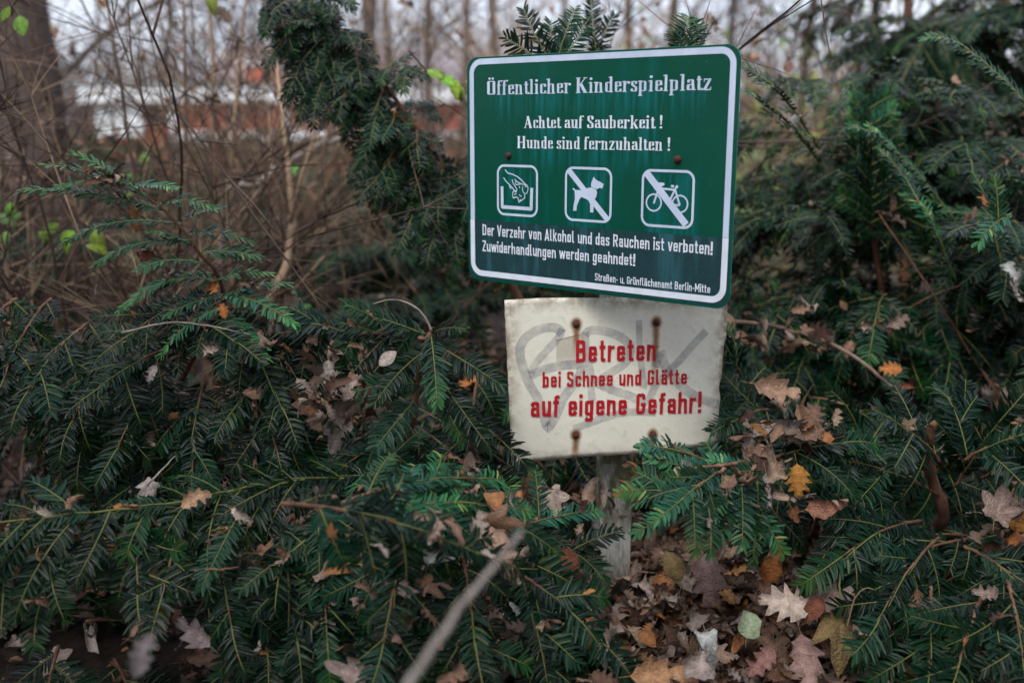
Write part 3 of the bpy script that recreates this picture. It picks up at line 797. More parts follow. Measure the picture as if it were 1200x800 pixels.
# roman bold, narrow: thick uprights, thin level strokes, bracketed serifs
def bar(x, y, w): return ('S', [(x - w * .43, y), (x + w * .43, y)], 0, False, .05, False)
def stem(x, y0, y1, lo=True, up=True, w=.135):
    o = [('S', [(x, y0), (x, y1)], 0, False, w, False)]
    if lo: o.append(bar(x, y0 + .027, .29))
    if up: o.append(('S', [(x - .145, y1 - .05), (x, y1 - .03)], 0, False, .06, False))
    return o
def q(*p, r=.2, c=False, w=.135): return ('S', list(p), r, c, w, True)
OV = q((.105, .03), (.105, .66), (.405, .66), (.405, .03), c=True, r=.2)
ROM = {
 'f': (.34, [('S', [(.14, .03), (.14, .75)], 0, False, .14, False), q((.14, .7), (.14, .975), (.37, .975), (.37, .9), r=.13, w=.14), bar(.14, .027, .28), bar(.17, .65, .32)]),
 'e': (.45, [q((.42, .2), (.42, .03), (.10, .03), (.10, .66), (.38, .66), (.38, .38), r=.18), ('S', [(.10, .39), (.40, .39)], 0, False, .05, False)]),
 'n': (.58, stem(.14, 0, .69) + [q((.14, .4), (.14, .65), (.43, .65), (.43, 0), r=.14), bar(.43, .027, .29)]),
 't': (.33, [q((.15, .85), (.15, .03), (.34, .03), (.34, .12), r=.12), bar(.17, .65, .32)]),
 'l': (.30, stem(.15, 0, 1)), 'i': (.30, stem(.15, 0, .69) + [D(.15, .9, .09)]),
 'c': (.43, [q((.40, .5), (.40, .66), (.10, .66), (.10, .03), (.41, .03), (.41, .2), r=.19), D(.36, .53, .075)]),
 'h': (.58, stem(.14, 0, 1) + [q((.14, .4), (.14, .65), (.43, .65), (.43, 0), r=.14), bar(.43, .027, .29)]),
 'r': (.44, stem(.14, 0, .69) + [q((.14, .4), (.14, .65), (.38, .65), r=.13), D(.37, .59, .085)]),
 'd': (.54, [q((.39, .03), (.10, .03), (.10, .66), (.39, .66), r=.2)] + stem(.40, 0, 1, lo=False) + [bar(.45, .027, .18)]),
 'b': (.52, stem(.12, 0, 1, lo=False) + [q((.13, .03), (.42, .03), (.42, .66), (.13, .66), r=.2)]),
 'p': (.54, stem(.13, -.27, .69) + [q((.14, .03), (.43, .03), (.43, .66), (.14, .66), r=.2)]),
 'k': (.58, stem(.14, 0, 1) + [('S', [(.17, .3), (.45, .64)], 0, False, .06, False), ('S', [(.27, .42), (.48, .02)], 0, False, .15, False), bar(.45, .65, .24), bar(.47, .027, .24)]),
 's': (.40, [q((.33, .50), (.33, .66), (.08, .66), (.08, .40), (.34, .31), (.34, .03), (.06, .03), (.06, .2), r=.13, w=.13)]),
 'a': (.48, [q((.10, .52), (.10, .66), (.36, .66), (.36, .03), (.47, .03), r=.14), q((.36, .40), (.09, .36), (.09, .03), (.36, .08), r=.12, w=.14), D(.12, .54, .07)]),
 'z': (.46, [('S', [(.05, .655), (.42, .655)], 0, False, .07, False), ('S', [(.36, .65), (.10, .04)], 0, False, .14, False), ('S', [(.03, .035), (.43, .035)], 0, False, .07, False), ('S', [(.07, .66), (.07, .50)], 0, False, .04, False), ('S', [(.41, .03), (.41, .2)], 0, False, .04, False)]),
 'u': (.56, [('S', [(0, .655), (.12, .655)], 0, False, .06, False), q((.13, .69), (.13, .03), (.41, .03), (.41, .3), r=.14), ('S', [(.42, 0), (.42, .69)], 0, False, .15, False), ('S', [(.28, .655), (.42, .655)], 0, False, .06, False), bar(.47, .027, .16)]),
 'O': (.70, [q((.12, .025), (.12, .975), (.58, .975), (.58, .025), c=True, r=.30, w=.18)]),
 'K': (.76, [('S', [(.17, 0), (.17, 1)], 0, False, .17, False), bar(.17, .027, .33), bar(.17, .973, .33), ('S', [(.20, .42), (.58, .95)], 0, False, .06, False), ('S', [(.33, .58), (.61, .03)], 0, False, .18, False), bar(.60, .973, .27), bar(.62, .027, .30)]),
 'A': (.72, [('S', [(.12, .03), (.34, .98)], 0, False, .06, False), ('S', [(.33, .98), (.57, .02)], 0, False, .18, False), ('S', [(.2, .33), (.5, .33)], 0, False, .05, False), bar(.12, .027, .22), bar(.58, .027, .28)]),
 'S': (.56, [q((.45, .70), (.45, .97), (.11, .97), (.11, .58), (.47, .42), (.47, .03), (.09, .03), (.09, .30), r=.19, w=.16)]),
 'H': (.80, [('S', [(.17, 0), (.17, 1)], 0, False, .17, False), ('S', [(.61, 0), (.61, 1)], 0, False, .17, False), bar(.17, .027, .31), bar(.17, .973, .31), bar(.61, .027, .31), bar(.61, .973, .31), ('S', [(.17, .5), (.61, .5)], 0, False, .06, False)]),
 '!': (.26, [('S', [(.13, 1), (.13, .6)], 0, False, .15, False), ('S', [(.13, .62), (.13, .28)], 0, False, .09, False), D(.13, .09, .09)]), ' ': (.22, []),
}
ROM['\u00d6'] = (.70, ROM['O'][1] + [D(.24, 1.13, .08), D(.46, 1.13, .08)])

def lettering(txt, font, x0, x1, zb, h, y, material, parent, weight=.15, track=.06, mp=None, label=None):
    b = MB()
    wid = sum(font[c][0] + track for c in txt) - track
    sx = (x1 - x0) / wid
    x = x0; e = 0
    for ch in txt:
        adv, st = font[ch]
        for s_ in st:
            e = (e + 1) % 6
            yy = y - .00006 * e
            if s_[0] == 'D':
                _, cx, cz, rad = s_
                pts = []
                if font is DIN: pts = [(cx - rad, cz - rad), (cx + rad, cz - rad), (cx + rad, cz + rad), (cx - rad, cz + rad)]
                else: pts = [(cx + rad * math.cos(2 * math.pi * k / 10), cz + rad * math.sin(2 * math.pi * k / 10)) for k in range(10)]
                vs = [(x + p[0] * sx, yy, zb + p[1] * h) for p in pts]
                b.add([v if mp is None else mp(v[0], v[2], v[1]) for v in vs], [tuple(range(len(vs)))])
            else:
                _, pts, r, closed, w, auto = s_
                pp = rnd(pts, r, closed)
                b2 = MB()
                th = .055 if (font is ROM and auto) else None
                ribbon(b2, pp, w or weight, 0, closed, th)
                vs = [(x + v[0] * sx, yy, zb + v[2] * h) for v in b2.v]
                b.add([v if mp is None else mp(v[0], v[2], v[1]) for v in vs], b2.f)
        x += (adv + track) * sx
    o = b.build('lettering', material, parent)
    if label: o['label'] = label
    return o

# ------------------------------------------------------------------ the two signs on their post
M_post = None
def sign():
    foot = Vector((W(724, 440, 2.33).x, 2.285, 0)); foot.z = tz(foot.x, foot.y) - .02
    root = empty('park_sign', foot)
    tag(root, 'green playground rule sign above a rusty cream warning sign on one square post', 'sign')
    # materials
    mg, t, b = mat('green_sign_film', .30, .22); q_ = N(t)
    oc = q_.n('TexCoord').outputs['Object']
    sp = q_.n('SeparateXYZ', {0: oc}); x, z = sp.outputs[0], sp.outputs[2]
    streak = q_.noise(q_.scaled(oc, (1, 1, .05)), 95, 3, .6)
    streak2 = q_.noise(q_.scaled(oc, (1, 1, .12)), 22, 2, .5)
    total = None
    def band(zb, fall, xa, xb, top=.0):
        dz = q_.math('SUBTRACT', zb, z)            # below the text line
        k = q_.math('MULTIPLY', q_.sstep(dz, -.02 - top, .002), q_.sstep(dz, fall, .0))
        k = q_.math('MULTIPLY', k, q_.math('MULTIPLY', q_.sstep(x, xa - .01, xa + .01), q_.sstep(x, xb + .01, xb - .01)))
        return k
    for a_ in ((.166, .075, -.27, .27), (.094, .05, -.17, .17), (.05, .07, -.19, .19), (-.098, .05, -.24, -.14), (-.098, .05, -.05, .05), (-.098, .05, .14, .25), (-.0, .2, .14, .25, .0), (.0, .2, -.05, .05), (.0, .2, -.24, -.14)):
        k = band(*a_)
        total = k if total is None else q_.math('MAXIMUM', total, k)
    f = q_.math('MULTIPLY', total, q_.sstep(streak, .38, .68))
    f = q_.math('ADD', q_.math('MULTIPLY', f, .75), q_.math('MULTIPLY', q_.sstep(streak2, .5, .8), .25), clamp=True)
    base = q_.mix(q_.noise(oc, 5, 3), (.0008, .046, .029), (.0010, .068, .042))
    col = q_.mix(f, base, (.004, .125, .13))
    spk = q_.noise(oc, 260, 2)
    col = q_.mix(q_.sstep(spk, .74, .80), col, (.2, .25, .22))
    t.links.new(col, b.inputs['Base Color'])
    t.links.new(q_.bump(q_.noise(oc, 9, 2), .004, .4), b.inputs['Normal'])
    mband, t, b = mat('dark_overlay_film', .38, .25); q_ = N(t)
    oc = q_.n('TexCoord').outputs['Object']
    f = q_.noise(q_.scaled(oc, (1, 1, .1)), 28, 3, .6)
    f2 = q_.noise(oc, 420, 2)
    col = q_.mix(q_.sstep(f, .5, .75), (.010, .036, .042), (.022, .085, .105))
    col = q_.mix(q_.math('MULTIPLY', q_.sstep(f2, .5, .7), .3), col, (.05, .11, .12))
    t.links.new(col, b.inputs['Base Color'])
    mwhite = noisy('faded_white_film', [(.3, (.40, .47, .60)), (.6, (.49, .56, .69)), (.8, (.55, .61, .73))], 20, (1, 1, .3), rough=.4)
    mwhite2 = noisy('fresh_white_film', [(.3, (.56, .60, .68)), (.7, (.66, .70, .78))], 30, rough=.4)
    mback = noisy('bare_aluminium', [(.3, (.35, .36, .37)), (.7, (.5, .5, .5))], 20, rough=.45)
    mrustbolt = noisy('rusty_bolt', [(.3, (.02, .008, .007)), (.6, (.08, .022, .018)), (.8, (.15, .045, .03))], 160, rough=.8, bump=.002)
    mzinc = noisy('weathered_zinc', [(.3, (.18, .18, .17)), (.7, (.33, .33, .31))], 30, rough=.6)
    # ---- green board
    gb = MB()
    Wd, Hd, rad = .6725, .5065, .030
    def rrect(w, h, r, n=8):
        o = []
        for cx, cz, a0 in ((w / 2 - r, h / 2 - r, 0), (-w / 2 + r, h / 2 - r, 90), (-w / 2 + r, -h / 2 + r, 180), (w / 2 - r, -h / 2 + r, 270)):
            for k in range(n + 1):
                a = R(a0 + 90 * k / n); o.append((cx + r * math.cos(a), cz + r * math.sin(a)))
        return o
    ZC = -.00275
    ol = [(a, c_ + ZC) for a, c_ in rrect(Wd, Hd, rad)]; n = len(ol)
    gb.add([(p[0], -.0015, p[1]) for p in ol] + [(p[0], .0015, p[1]) for p in ol],
           [tuple(range(n))[::-1]], 0)
    gb.f.append(tuple(n + k for k in range(n))); gb.m.append(1)
    for k in range(n):
        gb.f.append((k, (k + 1) % n, n + (k + 1) % n, n + k)); gb.m.append(2)
    medge = noisy('green_board_edge', [(.3, (.02, .14, .10)), (.7, (.05, .22, .17))], 30, rough=.5)
    g = gb.build('green_board', [mg, mback, medge], root)
    g.location = Vector((.1642, 2.1434, CAMZ - .1029)) - foot
    g.rotation_euler = (0, 0, -.65654)
    g['label'] = 'green board with white border, German playground rules and three pictograms'
    bev = g.modifiers.new('bevel', 'BEVEL'); bev.width = .0007; bev.segments = 2; bev.limit_method = 'ANGLE'
    sb = MB()
    ins = .0125
    lo = [(x_, z_ + ZC) for x_, z_ in rrect(Wd - 2 * .0050, Hd - 2 * .0060, .025) if z_ < 0]
    zt = -.1145
    pts = [(-(Wd / 2 - .0050), zt)] + [p for p in lo if p[0] < 0][::1] + [p for p in lo if p[0] > 0] + [(Wd / 2 - .0050, zt)]
    sb.add([(p[0], -.0018, p[1]) for p in pts], [tuple(range(len(pts)))[::-1]])
    sb.build('overlay_strip', mband, g)
    # border: older upper film, fresher along the lower strip
    bp = [(a, c_ + .0006) for a, c_ in rrect(.643, .4788, .026)]
    up_, lw_ = MB(), MB()
    cyc = bp[0:] + [bp[0]]
    top_pts = [(bp[-1][0], zt + .0005)] + [p for p in bp if p[1] > 0] + [(-bp[-1][0], zt + .0005)]
    ribbon(up_, top_pts, .0125, -.0021)
    low = [p for p in bp if p[1] < 0]
    ribbon(lw_, [(-bp[-1][0] - .0004, zt)] + low + [(bp[-1][0] + .0004, zt)], .0130, -.0024)
    up_.build('border', mwhite, g); lw_.build('border', mwhite2, g)
    lettering('\u00d6ffentlicher Kinderspielplatz', ROM, -.279, .2785, .1667, .0315, -.0021, mwhite, g, track=.03)
    lettering('Achtet auf Sauberkeit !', ROM, -.173, .175, .0942, .0262, -.0021, mwhite2, g, track=.03)
    lettering('Hunde sind fernzuhalten !', ROM, -.192, .194, .0507, .0262, -.0021, mwhite2, g, track=.03)
    lettering('Der Verzehr von Alkohol und das Rauchen ist verboten!', DIN, -.2925, .2955, -.150, .0265, -.0021, mwhite2, g, weight=.122)
    lettering('Zuwiderhandlungen werden geahndet!', DIN, -.2935, .1197, -.1872, .0258, -.0021, mwhite2, g, weight=.122)
    lettering('Stra\u00dfen- u. Gr\u00fcnfl\u00e4chenamt Berlin-Mitte', DIN, .0200, .2938, -.2268, .0168, -.0021, mwhite2, g, weight=.122)
    def pict(x0, x1, z1, z0, label):
        p = MB()
        w = .0052
        cx, cz = (x0 + x1) / 2, (z0 + z1) / 2
        rr = [(cx + a, cz + c_) for a, c_ in rrect(x1 - x0 - w, z1 - z0 - w, .018)]
        ribbon(p, rr + [rr[0]], w, -.0021, closed=True)
        return p, cx, cz
    def fin(p, label):
        o = p.build('pictogram', mwhite, g); o['label'] = label
    # litter bin hand: coordinates read inside a unit frame (u right, v down)
    x0, x1, z1, z0 = -.2489, -.1333, .0142, -.1002
    p, cx, cz = pict(x0, x1, z1, z0, '')
    U = lambda zx, zy: (x0 + (zx - 122) / 460 * (x1 - x0), z1 - (zy - 105) / 600 * (z1 - z0) + (zx - 122) / 460 * .0035)
    for k, pl in enumerate((
        [(215, 170), (245, 208), (300, 225), (350, 248), (400, 290), (440, 335), (468, 358)],
        [(198, 262), (225, 305), (262, 342), (300, 385), (330, 425)],
        [(265, 345), (268, 372), (285, 395)], [(295, 285), (310, 330), (350, 400), (345, 420), (325, 415)],
        [(325, 280), (350, 310), (400, 335), (455, 350)], [(330, 335), (345, 345), (395, 335)], [(330, 325), (345, 300)],
        [(468, 358), (475, 395), (462, 440), (440, 455)], [(440, 345), (455, 375), (440, 360)],
        [(415, 365), (410, 405), (425, 440), (440, 440)], [(375, 360), (380, 385)],
        [(325, 415), (305, 430), (300, 470), (308, 498), (350, 488), (362, 500), (372, 550), (400, 530), (440, 495), (432, 455)],
        [(320, 460), (345, 450)], [(375, 460), (402, 485)], [(380, 535), (395, 515)], [(322, 425), (345, 435)])):
        ribbon(p, [U(*a) for a in pl], .0021 if k > 1 else .0026, -.0021 - .00004 * (k % 5))
    ribbon(p, rnd([U(180, 365), U(180, 612), U(512, 628), U(515, 380)], .004), .0078, -.0022)
    fin(p, 'white outlined hand dropping crumpled paper into a bin')
    # dog with a bar across
    x0, x1, z1, z0 = -.0608, .0588, .0140, -.1020
    p, cx, cz = pict(x0, x1, z1, z0, '')
    U = lambda zx, zy: (x0 + (zx - 124) / 512 * (x1 - x0), z1 - (zy - 130) / 622 * (z1 - z0) + (zx - 124) / 512 * .0048)
    ribbon(p, [U(160, 168), U(595, 735)], .0125, -.0022)
    body = [(205, 385), (225, 378), (245, 400), (300, 402), (355, 385), (390, 375), (420, 372), (470, 395), (480, 430), (470, 480), (445, 520), (442, 655), (408, 655), (405, 560), (385, 515), (310, 480), (290, 505), (262, 575), (255, 640), (220, 638), (225, 570), (238, 500), (232, 410)]
    p.add([(U(*a)[0], -.0024, U(*a)[1]) for a in body], [tuple(range(len(body)))[::-1]])
    head = [(412, 362), (415, 320), (440, 250), (462, 285), (510, 310), (548, 335), (535, 385), (500, 378), (480, 392), (440, 378)]
    p.add([(U(*a)[0], -.0024, U(*a)[1]) for a in head], [tuple(range(len(head)))[::-1]])
    fin(p, 'white dog silhouette crossed by a diagonal bar')
    # bicycle with a bar across
    x0, x1, z1, z0 = .1300, .2506, .0138, -.1026
    p, cx, cz = pict(x0, x1, z1, z0, '')
    U = lambda zx, zy: (x0 + (zx - 64) / 518 * (x1 - x0), z1 - (zy - 145) / 590 * (z1 - z0) + (zx - 64) / 518 * .0045)
    for wx, wy in ((190, 490), (447, 502)):
        cc = U(wx, wy); ra = .0172
        rg = [(cc[0] + ra * math.cos(2 * math.pi * k / 24), cc[1] + ra * .98 * math.sin(2 * math.pi * k / 24)) for k in range(25)]
        ribbon(p, rg, .0034, -.00212, closed=True)
    for k, pl in enumerate(([(190, 500), (240, 330), (235, 310), (290, 300)], [(240, 345), (395, 360)], [(248, 370), (330, 510)], [(330, 510), (400, 345)], [(395, 355), (447, 515)], [(447, 515), (330, 512)], [(355, 322), (385, 325)], [(395, 345), (420, 325)])):
        ribbon(p, [U(*a) for a in pl], .0042 if k < 6 else .0046, -.00218 - .00003 * k)
    c0 = U(413, 328); disc(p, c0[0], c0[1], .0032, -.0025)
    ribbon(p, [U(108, 182), U(515, 712)], .0150, -.0027)
    fin(p, 'white bicycle crossed by a diagonal bar')
    def bolt(par, x_, z_, y0, rad=.0085, sx=1.0):
        b_ = MB()
        for (ra, yy, ) in (): pass
        prof = [(rad, 0), (rad, -.0035), (rad * .8, -.0065), (rad * .35, -.008)]
        vs = []; fs = []
        for k, (ra, yy) in enumerate(prof):
            for j in range(10):
                a = 2 * math.pi * j / 10; vs.append((ra * math.cos(a) * sx, yy, ra * math.sin(a)))
        for k in range(3):
            for j in range(10): fs.append((k * 10 + j, k * 10 + (j + 1) % 10, (k + 1) * 10 + (j + 1) % 10, (k + 1) * 10 + j))
        fs.append(tuple(30 + j for j in range(10)))
        b_.add(vs, fs)
        o = b_.build('bolt', mrustbolt, par, smooth=True); o.location = (x_, y0, z_)
        return o
    bolt(g, -.2146, .034, -.0014, .0078, .85); bolt(g, .211, .0345, -.0014, .0082)
    # ---- cream board: a grid with worn, slightly curled edges
    kx, kz = .001926, .00197
    Pc = W(724, 440, 2.25)
    YAW = R(5)
    def curl(x_, z_):
        y = .012 * math.sin(3.1 * (x_ + .1)) * (z_ + .05)
        if x_ > .17: y += .35 * (x_ - .17) ** 1.5 * max(0, .10 - z_) * 6
        if x_ < -.2: y += .2 * (x_ + .2) ** 2 * 4
        return y
    def mp(x_, z_, y_=0): return (x_, curl(x_, z_) + y_, z_)
    px2 = lambda px, py: ((px - 724) * kx, (440 - py) * kz)
    rr_ = random.Random(5)
    nx, nz = 44, 34
    left = lambda v: 590.5 + 9 * v; right = lambda v: 852 + (-2 - .8 * math.sin(v * 17) if v > .3 else 0) - (3.5 * math.exp(-((v - .62) ** 2) / .004) + 1 * math.exp(-((v - .78) ** 2) / .01) - 3 * math.exp(-((v - .95) ** 2) / .006))
    top = lambda u: 350.5 - 4 * u - 1.2 * math.sin(u * 9); bot = lambda u: 541 - 12 * u - 8 * max(0, u - .75) * 2 + 0.5 * math.sin(u * 14) + (3 if u < .04 else 0)
    vs = []
    for j in range(nz + 1):
        v = j / nz
        for i in range(nx + 1):
            u = i / nx
            px = left(v) * (1 - u) + right(v) * u
            py = top(u) * (1 - v) + bot(u) * v
            if i in (0, nx): px += rr_.uniform(-.35, .35)
            if j == nz: py += rr_.uniform(-.3, .3)
            vs.append(mp(*px2(px, py)))
    fs = []
    w_ = nx + 1
    for j in range(nz):
        for i in range(nx):
            a = j * w_ + i
            fs.append((a, a + w_, a + w_ + 1, a + 1))
    cb = MB(); cb.add(vs, fs)
    mc, t, b = mat('weathered_cream_enamel', .5, .4); q_ = N(t)
    oc = q_.n('TexCoord').outputs['Object']
    sp = q_.n('SeparateXYZ', {0: oc}); x, z = sp.outputs[0], sp.outputs[2]
    nlow = q_.noise(oc, 9, 4, .6); nhi = q_.noise(oc, 130, 4, .7); nm = q_.noise(oc, 34, 5, .65)
    col = q_.mix(nlow, (.68, .65, .53), (.80, .77, .66))
    col = q_.mix(q_.math('MULTIPLY', q_.sstep(nm, .55, .75), .35), col, (.36, .32, .24))
    # grime: top right beneath the other board, and along all edges
    ex = q_.math('ABSOLUTE', q_.math('ADD', x, .005)); ez = q_.math('ABSOLUTE', q_.math('ADD', z, .01))
    edge = q_.math('MAXIMUM', q_.sstep(ex, .205, .255), q_.sstep(ez, .150, .195))
    edge = q_.math('MULTIPLY', edge, q_.sstep(nm, .30, .62))
    col = q_.mix(q_.math('MULTIPLY', edge, .85), col, (.20, .14, .085))
    tr = q_.math('MULTIPLY', q_.sstep(z, .10, .19), q_.sstep(x, -.08, .02))
    col = q_.mix(q_.math('MULTIPLY', q_.math('MULTIPLY', tr, q_.sstep(nm, .35, .6)), .32), col, (.21, .17, .12))
    # where an old sticker tore off
    st = q_.math('MULTIPLY', q_.math('MULTIPLY', q_.sstep(x, -.142, -.139), q_.sstep(x, -.06, -.10)), q_.math('MULTIPLY', q_.sstep(z, .015, .05), q_.sstep(q_.math('ADD', z, q_.math('MULTIPLY', x, -.22)), .116, .1145)))
    col = q_.mix(q_.math('MULTIPLY', st, .6), col, (.38, .32, .24))
    ln = q_.math('SUBTRACT', q_.math('ADD', z, q_.math('MULTIPLY', x, -.22)), .115)
    lnm = q_.math('MULTIPLY', q_.sstep(q_.math('ABSOLUTE', ln), .0016, .0006), q_.math('MULTIPLY', q_.sstep(x, -.143, -.139), q_.sstep(x, -.085, -.09)))
    col = q_.mix(q_.math('MULTIPLY', lnm, .8), col, (.16, .10, .06))
    BO = [px2(674, 379), px2(768, 379), px2(675, 510), px2(768, 512)]
    rust = None; halo = None
    for i, (bx, bz) in enumerate(BO):
        dx = q_.math('ABSOLUTE', q_.math('SUBTRACT', x, bx)); dz = q_.math('SUBTRACT', bz, z)
        LEN = (.075, .17, .075, .07)[i]
        s1 = q_.math('MULTIPLY', q_.sstep(q_.math('ADD', dx, q_.math('MULTIPLY', nm, .012)), .0185, .0075), q_.math('MULTIPLY', q_.sstep(dz, -.004, .004), q_.sstep(dz, LEN, LEN * .35)))
        dd = q_.math('SQRT', q_.math('ADD', q_.math('MULTIPLY', dx, dx), q_.math('MULTIPLY', q_.math('MULTIPLY', dz, dz), .7)))
        s2 = q_.sstep(q_.math('ADD', dd, q_.math('MULTIPLY', nm, .006)), .0205, .010)
        s1 = q_.math('MAXIMUM', s1, s2)
        rust = s1 if rust is None else q_.math('MAXIMUM', rust, s1)
        s3 = q_.sstep(q_.math('ADD', dd, q_.math('MULTIPLY', nhi, .004)), .0125, .0075)
        halo = s3 if halo is None else q_.math('MAXIMUM', halo, s3)
    rc = q_.ramp(nhi, [(.3, (.13, .045, .010)), (.55, (.27, .12, .035)), (.8, (.36, .20, .08))])
    col = q_.mix(q_.math('MULTIPLY', rust, .95), col, rc)
    col = q_.mix(q_.math('MULTIPLY', halo, .9), col, (.05, .025, .015))
    col = q_.mix(q_.math('MULTIPLY', q_.sstep(nhi, .64, .72), .75), col, (.12, .10, .075))
    t.links.new(col, b.inputs['Base Color'])
    t.links.new(q_.bump(nm, .003, .6), b.inputs['Normal'])
    c = cb.build('cream_board', mc, root, smooth=True)
    c.location = Pc - foot; c.rotation_euler = (0, 0, YAW)
    c['label'] = 'weathered cream board with red German lettering, grey graffiti and rust runs'
    so = c.modifiers.new('thickness', 'SOLIDIFY'); so.thickness = .002; so.offset = -1
    mred, t, b = mat('red_print', .45, .4); q_ = N(t)
    oc = q_.n('TexCoord').outputs['Object']
    f = q_.noise(oc, 90, 4, .7)
    rc = q_.ramp(f, [(.3, (.34, .004, .010)), (.6, (.46, .007, .014)), (.72, (.48, .12, .09))])
    t.links.new(rc, b.inputs['Base Color'])
    mgraf, t, b = mat('faded_grey_marker', .6, .2); q_ = N(t)
    oc = q_.n('TexCoord').outputs['Object']
    b.inputs['Base Color'].default_value = (.31, .31, .33, 1)
    t.links.new(q_.math('MULTIPLY_ADD', q_.noise(oc, 24, 6, .7), 1.1, -.26, clamp=True), b.inputs['Alpha'])
    gr = MB()
    Z = lambda zx, zy: px2(570 + zx / 3.637, 340 + zy / 3.637)
    GS = [([(320, 180), (290, 155), (230, 158), (170, 190), (140, 240), (150, 310), (180, 390), (215, 450), (240, 520), (262, 580), (300, 520), (330, 450), (390, 370), (400, 330), (380, 312), (300, 318), (230, 335), (180, 355)], 9.5, 0),
          ([(318, 160), (300, 200), (240, 265), (200, 315), (185, 345)], 8, 1),
          ([(415, 175), (422, 260), (438, 330), (445, 420), (452, 470)], 8, 2), ([(415, 190), (440, 168), (520, 178), (590, 215), (612, 260), (590, 310), (530, 350), (478, 390), (540, 425), (610, 450), (690, 490)], 9, 3),
          ([(645, 130), (650, 220), (660, 320), (675, 400), (672, 420)], 6.5, 1), ([(742, 260), (760, 320), (800, 375), (850, 425), (920, 470), (1005, 500)], 10, 2), ([(938, 180), (890, 230), (830, 300), (770, 360), (725, 410), (700, 470)], 8, 3), ([(720, 330), (745, 270)], 8, 1),
          ([(370, 588), (430, 570), (520, 540), (620, 522), (730, 528)], 8, 4)]
    for pl, wpx, e in GS:
        pp = [Z(*a) for a in pl]
        # smooth
        out = []
        for i in range(len(pp) - 1):
            p0 = Vector(pp[max(0, i - 1)]); p1 = Vector(pp[i]); p2 = Vector(pp[i + 1]); p3 = Vector(pp[min(len(pp) - 1, i + 2)])
            for k in range(4):
                tt = k / 4
                out.append(tuple(.5 * ((2 * p1) + (p2 - p0) * tt + (2 * p0 - 5 * p1 + 4 * p2 - p3) * tt ** 2 + (3 * p1 - p0 - 3 * p2 + p3) * tt ** 3)))
        out.append(tuple(pp[-1]))
        ww = wpx * 1.15 * kx
        ribbon(gr, out, ww, -.0006 - e * .0001, mp=mp)

    go_ = gr.build('graffiti', mgraf, c)
    for txt, xa, xb, yb, yt, wt in (('Betreten', 674, 768.5, 423.5, 397, .152), ('bei Schnee und Gl\u00e4tte', 635, 807, 452, 433.5, .148), ('auf eigene Gefahr!', 621, 826, 487, 461, .152)):
        a = px2(xa, yb); b_ = px2(xb, yt)
        lettering(txt, DIN, a[0], b_[0], a[1], b_[1] - a[1], -.0014, mred, c, weight=wt, track=.10, mp=mp)
    for bx, bz in BO: bolt(c, bx, bz, curl(bx, bz) - .0005, .0068)
    # ---- post and rails
    mp_, t, b = mat('flaking_painted_post', .75, .25); q_ = N(t)
    oc = q_.n('TexCoord').outputs['Object']
    n1 = q_.noise(q_.scaled(oc, (1, 1, .35)), 26, 7, .7); n2 = q_.noise(q_.scaled(oc, (3, 3, .5)), 60, 4, .6)
    z = q_.n('SeparateXYZ', {0: oc}).outputs[2]
    col = q_.ramp(n2, [(.3, (.22, .22, .20)), (.5, (.38, .38, .35)), (.7, (.50, .50, .47))])
    alg = q_.math('MULTIPLY', q_.sstep(n1, .42, .54), q_.math('MULTIPLY', q_.sstep(z, .18, .30), q_.sstep(z, .52, .47)))
    col = q_.mix(q_.math('MULTIPLY', alg, .9), col, (.085, .085, .03))
    col = q_.mix(q_.math('MULTIPLY', q_.sstep(n1, .62, .7), .6), col, (.55, .56, .52))
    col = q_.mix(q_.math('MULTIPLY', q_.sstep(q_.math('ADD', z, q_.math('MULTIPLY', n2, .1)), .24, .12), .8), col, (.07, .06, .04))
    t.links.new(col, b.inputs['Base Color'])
    t.links.new(q_.bump(n1, .004), b.inputs['Normal'])
    pb = MB(); h = .039
    pb.box(-h, h, -h, h, 0, 1.33 - foot.z - .02)
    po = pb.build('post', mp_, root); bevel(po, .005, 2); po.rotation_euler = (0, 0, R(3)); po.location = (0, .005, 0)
    pt = MB()
    zc = W(718, 571, 2.25).z - foot.z; xc = W(718, 571, 2.25).x - foot.x
    pt.box(xc - .010, xc + .010, -.0365, -.0345, zc - .013, zc + .013)
    pt.build('plate', mzinc, root)
    # rails behind the boards
    for zz in (.034,):
        rb = MB(); rb.box(-.27, .27, .0016, .0200, -.012, .012)
        o = rb.build('rail', mzinc, root); o.location = g.location + Vector((0, 0, zz)); o.rotation_euler = g.rotation_euler; bevel(o, .002)
    for zz in (BO[0][1], BO[2][1]):
        rb = MB(); rb.box(-.115, .115, .014, .030, -.012, .012)
        o = rb.build('rail', mzinc, root); o.location = c.location + Vector((0, 0, zz)); o.rotation_euler = c.rotation_euler; bevel(o, .002)
    cl = MB()
    zc = g.location.z + .034
    cl.box(-.045, .045, -.135, -.030, zc - .018, zc + .018)
    o = cl.build('clamp', mzinc, root); bevel(o, .003)
    return root
sign()
